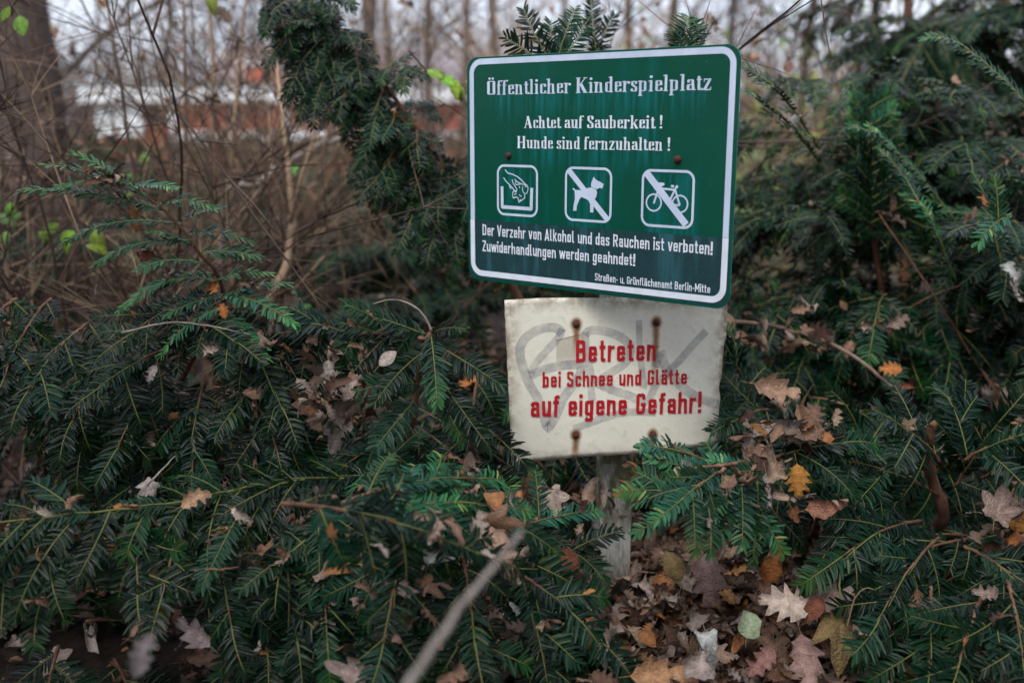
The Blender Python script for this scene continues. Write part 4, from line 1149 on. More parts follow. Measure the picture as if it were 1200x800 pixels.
# ------------------------------------------------------------------ leaves
def leaf_mat(name, palette=None):
    m, t, b = mat(name, .62, .3); q_ = N(t)
    oi = q_.n('ObjectInfo')
    base = oi.outputs['Color'] if palette is None else q_.ramp(oi.outputs['Random'], palette)
    if palette: base.node.color_ramp.interpolation = 'CONSTANT'
    tint = q_.n('VertexColor', layer_name='tint').outputs[0]
    oc = q_.n('TexCoord').outputs['Object']
    n_ = q_.noise(oc, 5, 5, .65)
    col = q_.mix(1.0, base, tint, 'MULTIPLY')
    col = q_.mix(1.0, col, q_.ramp(n_, [(.3, (.55, .5, .45)), (.55, (1, 1, 1)), (.75, (1.35, 1.3, 1.2))]), 'MULTIPLY')
    bf = q_.n('NewGeometry').outputs['Backfacing']
    col = q_.mix(q_.math('MULTIPLY', bf, .35), col, (.34, .27, .22))
    t.links.new(col, b.inputs['Base Color'])
    t.links.new(q_.bump(q_.noise(oc, 22, 3), .05, .5), b.inputs['Normal'])
    return m
PAL = [(0, (.07, .035, .022)), (.12, (.15, .08, .048)), (.28, (.20, .115, .075)), (.44, (.14, .07, .042)), (.56, (.27, .115, .04)), (.66, (.27, .185, .13)), (.78, (.30, .235, .20)), (.84, (.20, .145, .12)), (.92, (.33, .16, .055)), (.97, (.38, .32, .28))]
M_leaf = leaf_mat('dry_leaf')
M_litter = leaf_mat('litter_leaf', PAL)
M_green = leaf_mat('green_leaf')
M_yell = leaf_mat('yellow_green_leaf', [(0, (.10, .16, .02)), (.3, (.22, .28, .04)), (.6, (.06, .13, .03)), (.8, (.30, .30, .06))])

def make_leaf(kind, seed, curl=.5, bend=.4, crumple=.05, mats=None):
    """a leaf one unit long: lies in XY, base at the origin, tip towards +Y"""
    r = random.Random(seed); b = MB()
    ph = [r.uniform(0, 6.28) for _ in range(6)]; lobr = r.random(); torn = r.random() < .5; tt0 = r.uniform(.2, .7); ph[5] = r.uniform(-.08, .08)
    def z_of(x, y):
        z = -bend * (y - .35) ** 2 + crumple * (math.sin(7 * x + ph[0] + 3 * y) + .7 * math.sin(11 * y + ph[1]) * x * 3 + .5 * math.sin(17 * x - 9 * y + ph[2]))
        return z
    if kind in ('oak', 'plain', 'round'):
        nr = 22; vs = []; cols = []
        for i in range(nr + 1):
            t = i / nr
            if kind == 'oak':
                env = (.07 + .27 * math.sin(math.pi * min(1, t ** .85)) ** .75) if t < .985 else .03
                fq = 3.2 + 1.3 * lobr; lob = math.sin(2 * math.pi * (t * fq + .15)) + .35 * math.sin(t * 31 + ph[4])
                wl = env * (1 + .29 * lob); wr = env * (1 + .29 * (math.sin(2 * math.pi * (t * (fq + .3) - .05 + ph[5])) + .35 * math.sin(t * 27 + ph[0])))
                if torn and tt0 < t < tt0 + .22: wr *= .45 + .1 * math.sin(t * 90)
                ysh = .05 * lob
            else:
                wl = wr = (.46 if kind == 'round' else .30) * math.sin(math.pi * t ** .9) ** (.5 if kind == 'round' else .8) + .002; ysh = 0
                if kind == 'round': wl *= 1 + .14 * math.sin(7 * t + 1); wr *= .9 + .16 * math.sin(9 * t)
            for u in (-1, -.55, 0, .55, 1):
                w_ = wl if u < 0 else wr
                x = u * w_; y = t + abs(u) * (ysh + .05) - .02
                vs.append((x, y, z_of(x, y)))
                k = 1.28 if u == 0 else r.uniform(.85, 1.1)
                if abs(u) == 1: k *= r.uniform(.6, .95)
                cols.append((k, k, k))
        fs = [(i * 5 + j, i * 5 + j + 1, (i + 1) * 5 + j + 1, (i + 1) * 5 + j) for i in range(nr) for j in range(4)]
        b.add(vs, fs, 0, cols)
    else:
        na = 56; vs = [(0, .22, z_of(0, .22))]; cols = [(1.2, 1.2, 1.2)]; fs = []
        tips = [(90, .80), (38, .66), (142, .66), (-22, .42), (202, .42)]
        for rg in (.38, .7, 1.0):
            for k in range(na):
                a = -90 + 360 * k / na
                rad = .16
                for ta, tr in tips:
                    da = abs((a - ta + 180) % 360 - 180)
                    rad = max(rad, tr * max(0, 1 - da / 40) ** .62 * (1 + .10 * math.sin(da * .9 + ta)))
                rad = max(rad, .33 if -40 < a < 220 else .13)
                rr = (rad * rg) if rg == 1 else min(rad, .34 + .5 * rad) * rg
                x = rr * math.cos(R(a)); y = .22 + rr * math.sin(R(a))
                vs.append((x, y, z_of(x * .8, y))); kk = r.uniform(.85, 1.12) * (1.0 if rg < 1 else .85)
                near = min(abs((a - ta + 180) % 360 - 180) for ta, tr in tips)
                if near < 4: kk *= 1.25
                cols.append((kk, kk, kk))
        for k in range(na): fs.append((0, 1 + k, 1 + (k + 1) % na))
        for g_ in range(2):
            for k in range(na):
                a = 1 + g_ * na + k; c = 1 + g_ * na + (k + 1) % na
                fs.append((a, a + na, c + na, c))
        b.add(vs, fs, 0, cols)
    y0 = 0 if kind != 'maple' else .1
    kc = curl if abs(curl) > .05 else .05
    nv = []
    for (x, y, z) in b.v:      # roll the blade about its midrib
        kk = kc * (1 + .5 * math.sin(3 * y + ph[3])); nv.append((math.sin(kk * x) / kk, y, z + (1 - math.cos(kk * x)) / kk))
    b.v = nv
    b.tube([Vector((0, y0, z_of(0, y0))), Vector((.02, y0 - .15, -.02)), Vector((.05, y0 - .34, .03))], [.011, .009, .008], 4, 0, (.9, .8, .7))
    return b.mesh('leaf', [M_leaf], True, True)
LV = {'round': [make_leaf('round', 41, .9, .5, .06)], 'oak': [make_leaf('oak', s, c, bn, cr_) for s, c, bn, cr_ in ((1, .8, .2, .03), (2, 2.2, .5, .05), (3, -1.5, .6, .05), (4, 3.5, .7, .06), (5, 1.5, -.5, .07), (6, 4.5, 1.0, .07), (7, -3.5, .8, .08), (8, 3.0, -.9, .09), (9, 2.4, 1.3, .06))],
      'maple': [make_leaf('maple', s, c, bn, cr_) for s, c, bn, cr_ in ((11, .8, .3, .04), (12, -1.6, .7, .07), (13, 2.6, -.6, .09), (14, 3.4, 1.0, .08), (15, -2.8, .9, .09))],
      'plain': [make_leaf('plain', s, c, bn, cr_) for s, c, bn, cr_ in ((21, .4, .2, .02), (22, 1.6, .9, .04), (23, -.6, .6, .03))],
      'curled': [make_leaf('oak', s, c, bn, cr_) for s, c, bn, cr_ in ((31, 7.0, .6, .06), (32, 8.5, -.7, .08), (33, 5.0, 1.1, .10), (34, 6.0, 1.4, .09), (35, 9.5, .3, .07))]}
def place_leaf(me, P, size, rot, material, parent=None, color=None, name='leaf'):
    o = bpy.data.objects.new(name, me); link(o, parent)
    o.location = P; o.scale = (size,) * 3; o.rotation_euler = rot
    if material is not M_leaf:
        o.material_slots[0].link = 'OBJECT'; o.material_slots[0].material = material
    if color: o.color = (*color, 1)
    return o
ORG, TAN, PNK, GRY, DRK, RED, SIL, OLV, PAL_, YEL = (.36, .13, .035), (.36, .22, .13), (.25, .175, .145), (.33, .285, .26), (.08, .045, .032), (.17, .06, .034), (.33, .34, .32), (.17, .115, .045), (.42, .33, .27), (.40, .18, .035)
# (px, py, long side in photo px, distance, kind, variant, colour, in-plane turn deg, lean deg, label)
HERO = [
 (157, 256, 27, 2.08, 'oak', 0, ORG, 200, 20, 'orange-brown oak leaf hooked inside the arching yew shoot at left'),
 (172, 300, 42, 2.10, 'curled', 0, RED, 55, 10, 'dark red-brown rolled leaf hanging just under the arching yew shoot'),
 (249, 334, 27, 2.09, 'oak', 4, ORG, 215, 30, 'small russet leaf stuck where the arching shoot meets the yew mound'),
 (250, 410, 36, 2.05, 'curled', 2, PAL_, 80, 30, 'pale crumpled leaf in the middle of the left yew mound'),
 (178, 436, 22, 2.05, 'oak', 1, GRY, 150, 20, 'little grey leaf low on the left yew mound'),
 (296, 466, 34, 2.12, 'plain', 1, DRK, 40, 30, 'dark brown leaf in shade right of the left yew mound'),
 (262, 365, 20, 2.08, 'oak', 2, ORG, 10, 20, 'tiny orange leaf below the bend of the arching yew shoot'),
 (172, 572, 34, 1.93, 'maple', 1, GRY, 140, 30, 'pale grey crumpled leaf on a thin twig above the front yew row'),
 (150, 592, 36, 1.91, 'curled', 1, ORG, 275, 10, 'thin rolled orange leaf lying level along the front yew row'),
 (225, 586, 38, 1.90, 'oak', 1, TAN, 300, 25, 'tan lobed leaf draped over the top of the front yew row'),
 (280, 603, 30, 1.87, 'oak', 3, PAL_, 240, 25, 'pinkish lobed scrap in the front yew row right of the tan lobed leaf'),
 (262, 620, 24, 1.86, 'curled', 0, ORG, 275, 15, 'short orange-brown curl below the pinkish scrap in the front yew row'),
 (232, 744, 48, 1.80, 'oak', 4, (.17, .13, .13), 60, 30, 'large dull mauve-brown leaf low in the front yew row'),
 (168, 735, 40, 1.78, 'oak', 2, (.20, .12, .08), 300, 35, 'brown leaf in shade left of the mauve-brown leaf'),
 (165, 772, 52, 1.25, 'oak', 1, (.16, .13, .13), 340, 20, 'out of focus grey-brown leaf close to the camera at lower left'),
 (395, 505, 60, 2.28, 'maple', 2, PAL_, 170, 30, 'pale crumpled dead leaf cluster piece left of the broken reddish stem'),
 (402, 470, 46, 2.30, 'curled', 2, TAN, 120, 20, 'tan curled leaf above the pale crumpled leaf left of the broken stem'),
 (375, 440, 32, 2.32, 'plain', 0, SIL, 80, 40, 'bright greyish leaf under the level yew branch'),
 (475, 683, 62, 1.82, 'maple', 1, PNK, 265, 30, 'pinkish grey maple leaf hanging face down, centre bottom'),
 (450, 690, 28, 1.80, 'curled', 1, (.30, .14, .07), 200, 20, 'russet curl left of the pinkish grey maple leaf'),
 (505, 690, 52, 1.83, 'curled', 0, GRY, 180, 15, 'grey-pink rolled leaf hanging right of the pinkish grey maple leaf'),
 (512, 652, 46, 1.80, 'curled', 2, SIL, 95, 30, 'near white curled leaf above the pinkish grey maple leaf'),
 (588, 650, 82, 1.80, 'curled', 0, (.33, .21, .15), 205, 10, 'long tan curled leaf hanging over the blurred pale stick'),
 (580, 625, 46, 1.83, 'oak', 3, TAN, 350, 35, 'tan cup-shaped leaf on top of the long tan curled leaf'),
 (545, 596, 46, 1.90, 'oak', 1, TAN, 100, 50, 'tan and orange leaf lying on the centre yew spray'),
 (562, 601, 34, 1.90, 'curled', 1, ORG, 80, 40, 'small orange curl on the centre yew spray, right of the tan and orange leaf'),
 (532, 612, 34, 1.88, 'curled', 0, GRY, 10, 20, 'grey twisted leaf left of the tan and orange leaf on the centre spray'),
 (600, 578, 46, 2.30, 'plain', 1, DRK, 120, 40, 'dark brown leaf in shade left below the cream sign'),
 (648, 586, 44, 2.25, 'maple', 0, PAL_, 195, 35, 'pinkish grey maple leaf lying below the cream sign left of the post'),
 (690, 575, 22, 2.45, 'oak', 2, RED, 80, 40, 'small red-brown leaf beside the post just below the cream sign'),
 (690, 605, 40, 2.15, 'curled', 1, GRY, 30, 20, 'pale twisted leaf on the sprays left of the post foot'),
 (603, 712, 20, 1.83, 'curled', 2, SIL, 215, 20, 'small whitish curl below the long tan curled leaf'),
 (666, 655, 40, 2.10, 'plain', 1, RED, 50, 30, 'reddish brown leaf low between centre sprays and the post'),
 (690, 745, 42, 1.95, 'curled', 2, ORG, 20, 30, 'bright orange crumpled leaf at the bottom left of the post foot'),
 (712, 763, 46, 1.92, 'maple', 1, GRY, 240, 40, 'grey crumpled maple leaf below the bright orange leaf'),
 (830, 758, 54, 1.93, 'maple', 3, SIL, 190, 35, 'silvery white maple leaf left of the round green leaf'),
 (878, 733, 38, 2.00, 'round', 0, (.27, .32, .20), 330, 40, 'round dull green leaf on the oak litter'),
 (935, 560, 40, 2.06, 'oak', 0, YEL, 185, 15, 'golden orange oak leaf hanging right of the pale bright yew spray'),
 (935, 583, 30, 2.08, 'curled', 1, PNK, 275, 20, 'mauve-brown leaf directly beneath the golden orange oak leaf'),
 (968, 594, 56, 2.06, 'curled', 0, (.24, .11, .07), 280, 10, 'reddish brown rolled leaf lying level below the golden orange oak leaf'),
 (900, 572, 42, 2.04, 'curled', 1, GRY, 190, 20, 'whitish twisted leaf hanging beside the bright yew spray'),
 (905, 456, 52, 2.25, 'oak', 4, (.36, .22, .15), 250, 25, 'tan oak leaf on the yew right of the cream sign'),
 (1046, 432, 26, 2.5, 'oak', 0, ORG, 90, 30, 'orange leaf at the end of the litter-covered branch on the right'),
 (1066, 452, 24, 2.5, 'curled', 2, RED, 80, 30, 'small brown curl below the orange leaf on the right'),
 (930, 505, 66, 2.15, 'curled', 2, GRY, 255, 25, 'long grey crumpled leaf right of the cream sign lower corner'),
 (955, 508, 34, 2.14, 'curled', 0, ORG, 235, 20, 'orange-brown end of leaf lying right of the long grey crumpled leaf'),
 (1172, 592, 56, 2.10, 'maple', 0, PNK, 330, 35, 'pinkish maple leaf in the yew at the right edge'),
 (1188, 322, 34, 2.5, 'curled', 2, SIL, 20, 20, 'whitish shrivelled leaf hanging at the right edge beside the upper yew'),
 (1188, 340, 30, 2.5, 'curled', 1, GRY, 200, 20, 'grey shrivelled leaf just below the whitish one at the right edge'),
 (1190, 628, 40, 2.15, 'oak', 3, ORG, 300, 40, 'orange leaf in shade below the pinkish maple leaf at the right edge'),
 (1190, 612, 34, 2.18, 'plain', 0, YEL, 250, 40, 'yellowish leaf below the pinkish maple leaf at the right edge'),
 (1085, 716, 46, 1.98, 'curled', 2, (.16, .085, .05), 30, 20, 'brown leaf in deep shade under the lower right yew'),
 (1160, 694, 32, 1.95, 'oak', 1, PNK, 80, 30, 'small pinkish scrap lying on the lower right yew'),
 (905, 660, 62, 2.14, 'curled', 0, ORG, 345, 10, 'orange oak leaf standing upright at the top of the litter patch'),
 (962, 678, 30, 2.12, 'oak', 0, (.35, .16, .06), 0, 25, 'small orange-brown oak leaf standing above the pale oak leaf pair'),
 (925, 708, 62, 2.02, 'oak', 0, PAL_, 80, 45, 'large pale tan oak leaf lying left in the pale pair on the litter'),
 (968, 704, 56, 2.02, 'oak', 4, PNK, 285, 45, 'large pinkish oak leaf lying right in the pale pair on the litter'),
 (955, 712, 40, 2.0, 'plain', 1, RED, 140, 35, 'rusty leaf tucked beneath the pale oak leaf pair'),
 (988, 738, 84, 1.98, 'maple', 1, OLV, 165, 45, 'big wet olive-brown maple leaf right in the litter patch'),
 (942, 770, 62, 1.92, 'oak', 4, (.25, .155, .13), 185, 35, 'mauve-brown oak leaf pointing down at the bottom of the litter patch'),
 (895, 772, 46, 1.95, 'oak', 1, (.24, .12, .10), 130, 45, 'purple-brown leaf at the bottom of the litter patch'),
 (830, 672, 60, 2.22, 'oak', 2, (.26, .17, .15), 190, 40, 'greyish oak leaf pointing down at the left side of the litter patch'),
 (815, 655, 44, 2.25, 'oak', 4, (.30, .17, .11), 30, 40, 'brown oak leaf at the upper left of the litter patch'),
 (812, 785, 56, 1.88, 'maple', 2, (.30, .24, .21), 100, 45, 'pale brown crumpled leaf at the bottom edge below the silvery leaf'),
 (765, 792, 62, 1.86, 'oak', 4, (.33, .18, .09), 265, 45, 'orange-brown leaf at the bottom edge below the post'),
 (790, 665, 46, 2.2, 'plain', 1, OLV, 20, 35, 'olive-brown leaf just right of the post foot'),
 (410, 790, 60, 1.70, 'maple', 2, (.30, .22, .19), 60, 45, 'grey-brown leaf at the bottom edge left of the pale stick'),
 (555, 445, 34, 2.7, 'oak', 3, ORG, 100, 40, 'blurred orange leaf left of the cream sign behind the yew'),
]
ci, si = math.cos(PITCH), math.sin(PITCH)
for px, py, spx, d, kind, var, colr, turn, lean, lab in HERO:
    P = W(px, py, d + .02)
    size = spx / F * d * (1.0 if kind != 'maple' else .95) * .94
    # the leaf stands with its face turned to the camera side, leaning back by the given angle
    Mx = Matrix.Rotation(random.uniform(-.35, .35), 4, 'Z') @ Matrix.Rotation(math.pi / 2 - R(lean), 4, 'X') @ Matrix.Rotation(R(turn), 4, 'Z')
    me = LV[kind][var]
    o = bpy.data.objects.new('fallen_leaf', me); link(o)
    gz = tz(P.x, P.y) + .012
    off = Mx @ Vector((0, .45 * size, 0))
    P2 = P - off
    o.matrix_world = Matrix.Translation(P2) @ Mx @ Matrix.Scale(size, 4)
    o.color = (*colr, 1)
    tag(o, lab, 'leaf', 'dead leaves caught on the yew and lying on the litter')

# litter on the ground: the three hundred leaves that show largest, then the rest as one mass
lit = []
random.seed(5)
allv = LV['oak'] * 3 + LV['maple'] + LV['plain'] + LV['curled']
for k in range(9500):
    y = 1.3 + 6.5 * random.random() ** 1.6
    x = (random.uniform(-.62, .62)) * (y + .3)
    if k >= 2700 and x < -.1 and y < 2.2 and random.random() < .4: continue
    if k < 2100:
        x = random.gauss(.50, .30); y = random.gauss(2.15, .38)
        if y < 1.3: continue
    elif k < 2700:
        x = random.choice((random.gauss(-.35, .2), random.gauss(-1.1, .25))); y = random.gauss(2.75, .35)
    s_ = random.choice((random.uniform(.02, .05), random.uniform(.045, .095)))
    lay = random.random() ** 2 * (.08 if k < 2100 else .03)
    P = Vector((x, y, tz(x, y) + .008 + lay))
    E_ = (random.gauss(0, .6), random.gauss(0, .6), random.uniform(0, 6.28))
    me = random.choice(allv)
    qq = pix(P)
    sc_ = s_ / qq[2] if qq and 0 < qq[0] < 1200 and 0 < qq[1] < 830 else 0
    if sc_ and qq[0] > 720 and qq[0] < 1080 and qq[1] > 600: sc_ *= 2
    lit.append((sc_ + lay * .1, P, s_, E_, me))
lit.sort(key=lambda a: -a[0])
lm = {}
for sc_, P, s_, E_, me in lit[:300]:
    o = place_leaf(me, P, s_, E_, M_litter, ground)
    lm.setdefault(me.name, o)
from mathutils import Euler
refs = list(lm.values()); names = list(lm.keys())
items = []
for sc_, P, s_, E_, me in lit[300:]:
    k = names.index(me.name) if me.name in names else 0
    items.append((Matrix.Translation(P) @ Euler(E_).to_matrix().to_4x4() @ Matrix.Scale(s_, 4), k))
gn_scatter('leaf_litter', ground, Vector((0, 0, 0)), items, refs)
# scraps lodged in the foliage
items = []
random.seed(21)
for p in ALLP:
    if p.root.name.startswith('evergreen'): continue
    pick = random.sample(p.shoots, min(len(p.shoots), 260 if p is R3 else 60 if p.root.name.startswith('yew_shrub') else 24))
    for M, c in pick:
        if p is R3 and random.random() < .5: continue
        P = M @ Vector((0, VARS[c][1] * .5, .002))
        E_ = (random.gauss(.5, .7), random.gauss(0, .6), random.uniform(0, 6.28))
        items.append((Matrix.Translation(P) @ Euler(E_).to_matrix().to_4x4() @ Matrix.Scale(random.uniform(.02, .05), 4), random.randrange(len(refs))))
        if random.random() < .3:      # a little clump has gathered here
            for _k in range(random.randint(2, 6)):
                P3 = P + Vector((random.gauss(0, .022), random.gauss(0, .02), random.gauss(-.004, .012)))
                items.append((Matrix.Translation(P3) @ Euler((random.gauss(.5, .9), random.gauss(0, .9), random.uniform(0, 6.28))).to_matrix().to_4x4() @ Matrix.Scale(random.uniform(.02, .055), 4), random.randrange(len(refs))))
for cx_, cy_, cd_, sx_, sy_, n_ in ((398, 480, 2.10, .035, .05, 40), (560, 610, 1.93, .05, .035, 26), (470, 690, 1.86, .05, .04, 22), (930, 505, 2.2, .05, .025, 20), (895, 570, 2.1, .03, .04, 16), (650, 590, 2.35, .06, .03, 16), (1185, 610, 2.2, .04, .05, 18), (735, 590, 2.4, .05, .04, 12), (345, 410, 2.14, .04, .02, 14), (950, 395, 2.7, .12, .03, 26)):
    for k in range(n_):
        P3 = W(cx_, cy_, cd_) + Vector((random.gauss(0, sx_), random.gauss(0, .04), random.gauss(0, sy_)))
        items.append((Matrix.Translation(P3) @ Euler((random.gauss(.9, .7), random.gauss(0, .7), random.uniform(0, 6.28))).to_matrix().to_4x4() @ Matrix.Scale(random.uniform(.03, .075), 4), random.randrange(len(refs))))
o = gn_scatter('leaf_scraps', None, Vector((0, 0, 0)), items, refs)
tag(o, 'small dead leaf scraps caught all through the yew foliage', 'leaf scraps')

# ------------------------------------------------------------------ bare stems behind
def bare(b, P, d, L, r, lev, nt=5, droop=.0, wob=.35):
    n = max(4, int(L / .12)); st = L / n; pts = [Vector(P)]; d = Vector(d).normalized(); ds = [d]
    for i in range(n):
        d = (d + Vector((random.gauss(0, wob), random.gauss(0, wob), random.gauss(0, wob * .6) - droop)) * min(.5, st * 2)).normalized()
        pts.append(pts[-1] + d * st); ds.append(d)
    b.tube(pts, [r * (1 - .75 * i / n) for i in range(n + 1)], 5 if r > .006 else 3, cap=False)
    if lev > 0:
        for k in range(nt):
            t = random.uniform(.2, 1); j = min(n - 1, int(t * n))
            dd = (ds[j] + Vector((random.gauss(0, .7), random.gauss(0, .7), random.gauss(.1, .5)))).normalized()
            bare(b, pts[j], dd, L * random.uniform(.25, .5), r * .58, lev - 1, nt, droop, wob)
random.seed(3)
def bare_shrub(px, d, n, H, lab, m=None, r=.008, spread=.35, lean=(0, 0), nt=5, lev=2, w=.3, droop=.05):
    root_p = base(px, d)
    rt = empty('bare_shrub', root_p); tag(rt, lab, 'shrub', 'leafless shrubs behind the yews')
    for i in range(n):
        b = MB()
        P = Vector((random.uniform(-w, w), random.uniform(-w, w) * .7, -.03))
        dd = Vector((lean[0] + random.gauss(0, spread), lean[1] + random.gauss(0, spread), 1))
        bare(b, P, dd, H * random.uniform(.6, 1.15), r * random.uniform(.6, 1.3), lev, nt, droop)
        b.build('stem', m or (M_twig, M_twig, M_tantwig)[i % 3], rt)
    return rt
bare_shrub(50, 3.9, 12, 1.7, 'dense tangle of brown stems at the far left edge', r=.006, nt=10, w=.55)
bare_shrub(150, 4.6, 10, 1.8, 'brown twiggy shrub right of the big trunk at left', r=.0045, nt=11, w=.5)
bare_shrub(225, 4.2, 9, 1.5, 'clump of straight brown stems left of the tan forked stem', r=.009, w=.3, spread=.15, nt=4)
bare_shrub(330, 4.6, 8, 1.6, 'upright brown stems before the red wall, in the middle of the gap', r=.009, w=.35, spread=.22, nt=8)
bare_shrub(400, 5.2, 8, 1.7, 'thin pale brown shrub under the diagonal yew bough', r=.006, w=.5, nt=8)
bare_shrub(270, 5.8, 9, 2.3, 'tall fine-twigged shrub in front of the pavilion left half', r=.0045, w=.9, nt=11)
bare_shrub(120, 6.4, 9, 2.5, 'tall fine-twigged shrub behind the tangle at left', r=.0045, w=1.0, nt=11)
bare_shrub(640, 7.5, 10, 2.6, 'fine-twigged shrub far behind the green sign', r=.008, w=.9, nt=7)
bare_shrub(900, 5.0, 18, 2.3, 'arching brown thicket right of the green sign top', r=.006, w=.7, nt=8, lean=(.3, 0), droop=.12)
bare_shrub(990, 6.0, 16, 2.5, 'brown thicket leaning left behind the upright yew leader', r=.006, w=.8, nt=8, lean=(-.25, 0), droop=.1)
bare_shrub(1150, 6.5, 10, 3.0, 'twiggy shrub behind the tall yew at the right edge', r=.01, w=.8, nt=6)
bare_shrub(95, 3.3, 8, 1.5, 'tangled brown shrub close behind the arching yew shoot', r=.0055, nt=6, w=.35, spread=.5)
bare_shrub(195, 3.5, 7, 1.5, 'tangled twiggy shrub between the arching shoot and the tan forked stem', r=.0055, nt=6, w=.3, spread=.45)
bare_shrub(400, 3.9, 7, 1.5, 'thin tangled shrub between the tan forked stem and the diagonal bough', r=.005, nt=6, w=.3, spread=.5)
bare_shrub(20, 3.0, 7, 1.6, 'dark tangled shrub reaching in from the left edge', r=.0055, nt=6, w=.25, spread=.5)
bare_shrub(560, 9.5, 12, 2.9, 'fine brown thicket rising behind the top left corner of the green sign', r=.009, nt=9, w=1.2, spread=.3)
bare_shrub(770, 10.5, 12, 3.0, 'fine brown thicket behind the top right part of the green sign', r=.009, nt=9, w=1.2, spread=.3)
bare_shrub(250, 3.3, 8, 1.9, 'dark twiggy shrub directly behind the crest of the arching shoot', r=.0065, nt=7, w=.35, spread=.4)
bare_shrub(370, 3.6, 8, 2.0, 'dark twiggy shrub right of the tan forked stem', r=.006, nt=7, w=.35, spread=.4)
bare_shrub(120, 3.0, 9, 1.9, 'dark twiggy shrub reaching the top edge in the left quarter', r=.0065, nt=7, w=.35, spread=.45)
bare_shrub(330, 7.5, 5, 2.8, 'tall warm brown thicket just in front of the pavilion middle', r=.007, nt=10, w=1.0, spread=.35)
bare_shrub(500, 7.0, 9, 2.7, 'tall warm brown thicket between the diagonal bough and the green sign', r=.007, nt=10, w=.8, spread=.35)
hedge = plant('evergreen_hedge', 'far dark hedge hiding the foot of the red pavilion', 'hedge', Vector((-5.5, 21, 0)))
for k in range(1500):
    P = Vector((random.uniform(-10.5, -.4), 21 + random.uniform(-.5, .5), random.random() ** .6 * .80))
    hedge.shoot(P, (random.gauss(0, .6), -.6, random.gauss(.3, .5)), (0, 0, 1), .2)
    M_, c_ = hedge.shoots[-1]; hedge.shoots[-1] = (M_ @ Matrix.Scale(2.0, 4), c_)
ref_shoot = [o for o in bpy.data.objects if o.name.startswith('shoot')][:4]
gn_scatter('foliage', hedge.root, hedge.loc, [(M_, i % 4) for i, (M_, c_) in enumerate(hedge.shoots)], ref_shoot)
# long arching canes across the left
rt = empty('bare_shrub', base(20, 3.4)); tag(rt, 'long thin tan canes arching level across the left tangle', 'shrub', 'leafless shrubs behind the yews')
o0 = rt.location.copy()
for i in range(22):
    y0 = random.uniform(60, 330); x0 = random.uniform(-40, 60)
    pts = [o0] if i % 5 == 0 else []
    d0 = random.uniform(3.2, 3.9); am = random.uniform(20, 80); ln = random.uniform(120, 330); y1 = y0 + random.uniform(-60, 90)
    for k in range(9):
        t = k / 8
        pts.append(W(x0 + ln * t, y0 + (y1 - y0) * t - am * math.sin(math.pi * t) * .6, d0 + .3 * t))
    b = MB(); b.tube([p - o0 for p in pts], [.0024 - .00015 * k for k in range(len(pts))], 4)
    b.build('cane', M_tantwig if i % 2 else M_twig, rt)

def stick(name, pts, rad, m, lab, cat='stick', twigs=None, group=None):
    P0 = Vector(pts[0]); b = MB()
    pts, rad = smooth_path(pts, rad, 6, .04 if name == 'pale_stick' else .1)
    b.tube([Vector(p) - P0 for p in pts], rad, 8)
    for tw, tr in (twigs or []): b.tube([Vector(p) - P0 for p in tw], tr, 5)
    o = b.build(name, m, smooth=True); o.location = P0
    return tag(o, lab, cat, group)
stick('pale_stick', [W(462, 835, .84), W(498, 772, .88), W(540, 712, .93), W(580, 662, .99), W(604, 632, 1.03), (W(612, 622, 1.05))], [.0038, .0037, .0035, .003, .0025, .0014], M_greytwig, 'pale out-of-focus stick rising from the bottom edge to the middle of the picture')
stick('leaning_stick', [base(255, 3.9), W(262, 250, 3.7), W(300, 216, 3.8), W(345, 185, 4.0), W(405, 160, 4.3), W(470, 145, 4.6)], [.011, .012, .012, .011, .010, .007], M_greytwig, 'greyish stick leaning up to the right across the bare stems')
rt = empty('forked_shrub', base(296, 3.2)); tag(rt, 'tan forked stem standing behind the left yew mound, leaning right', 'shrub')
for pts, rad in (([(296, 385, 3.2), (318, 350, 3.2), (336, 310, 3.25), (343, 255, 3.3), (338, 200, 3.3), (330, 130, 3.35), (322, 60, 3.4)], [.020, .017, .014, .011, .009, .007, .004]), ([(340, 260, 3.28), (352, 210, 3.3), (372, 150, 3.3), (380, 70, 3.3)], [.008, .007, .005, .003]), ([(338, 250, 3.28), (318, 200, 3.3), (315, 130, 3.3)], [.006, .005, .003]), ([(320, 348, 3.2), (350, 335, 3.1), (380, 300, 3.1)], [.007, .005, .003])):
    b = MB(); b.tube([W(*p) - rt.location for p in pts], rad, 7); b.build('stem', M_tantwig, rt, smooth=True)
b = MB(); b.tube([Vector((0, 0, -.02)), W(296, 385, 3.2) - rt.location], [.024, .020], 7); b.build('stem', M_tantwig, rt, smooth=True)
for i, (px0, px1, yy, dd_, rr_, lab) in enumerate(((205, 215, 120, 3.6, .010, 'straight brown stem standing left of the tan forked stem'), (262, 290, 100, 3.8, .009, 'brown stem leaning right between the two forks of the tan stem'), (165, 120, 90, 3.3, .008, 'thin tan stem leaning left behind the arching shoot'), (250, 243, 60, 4.0, .011, 'upright stem with rough brown bark behind the leaning grey stick'))):
    A = base(px0, dd_); Bp = W(px1, yy - 120, dd_ + .1)
    mid = A.lerp(Bp, .5) + Vector((random.uniform(-.06, .06), 0, 0))
    stick('bare_sapling', [A, A.lerp(mid, .5) + Vector((.02, 0, 0)), mid, Bp], [rr_ * 1.2, rr_, rr_ * .9, rr_ * .5], M_twig if i % 2 == 0 else M_tantwig, lab, 'sapling')
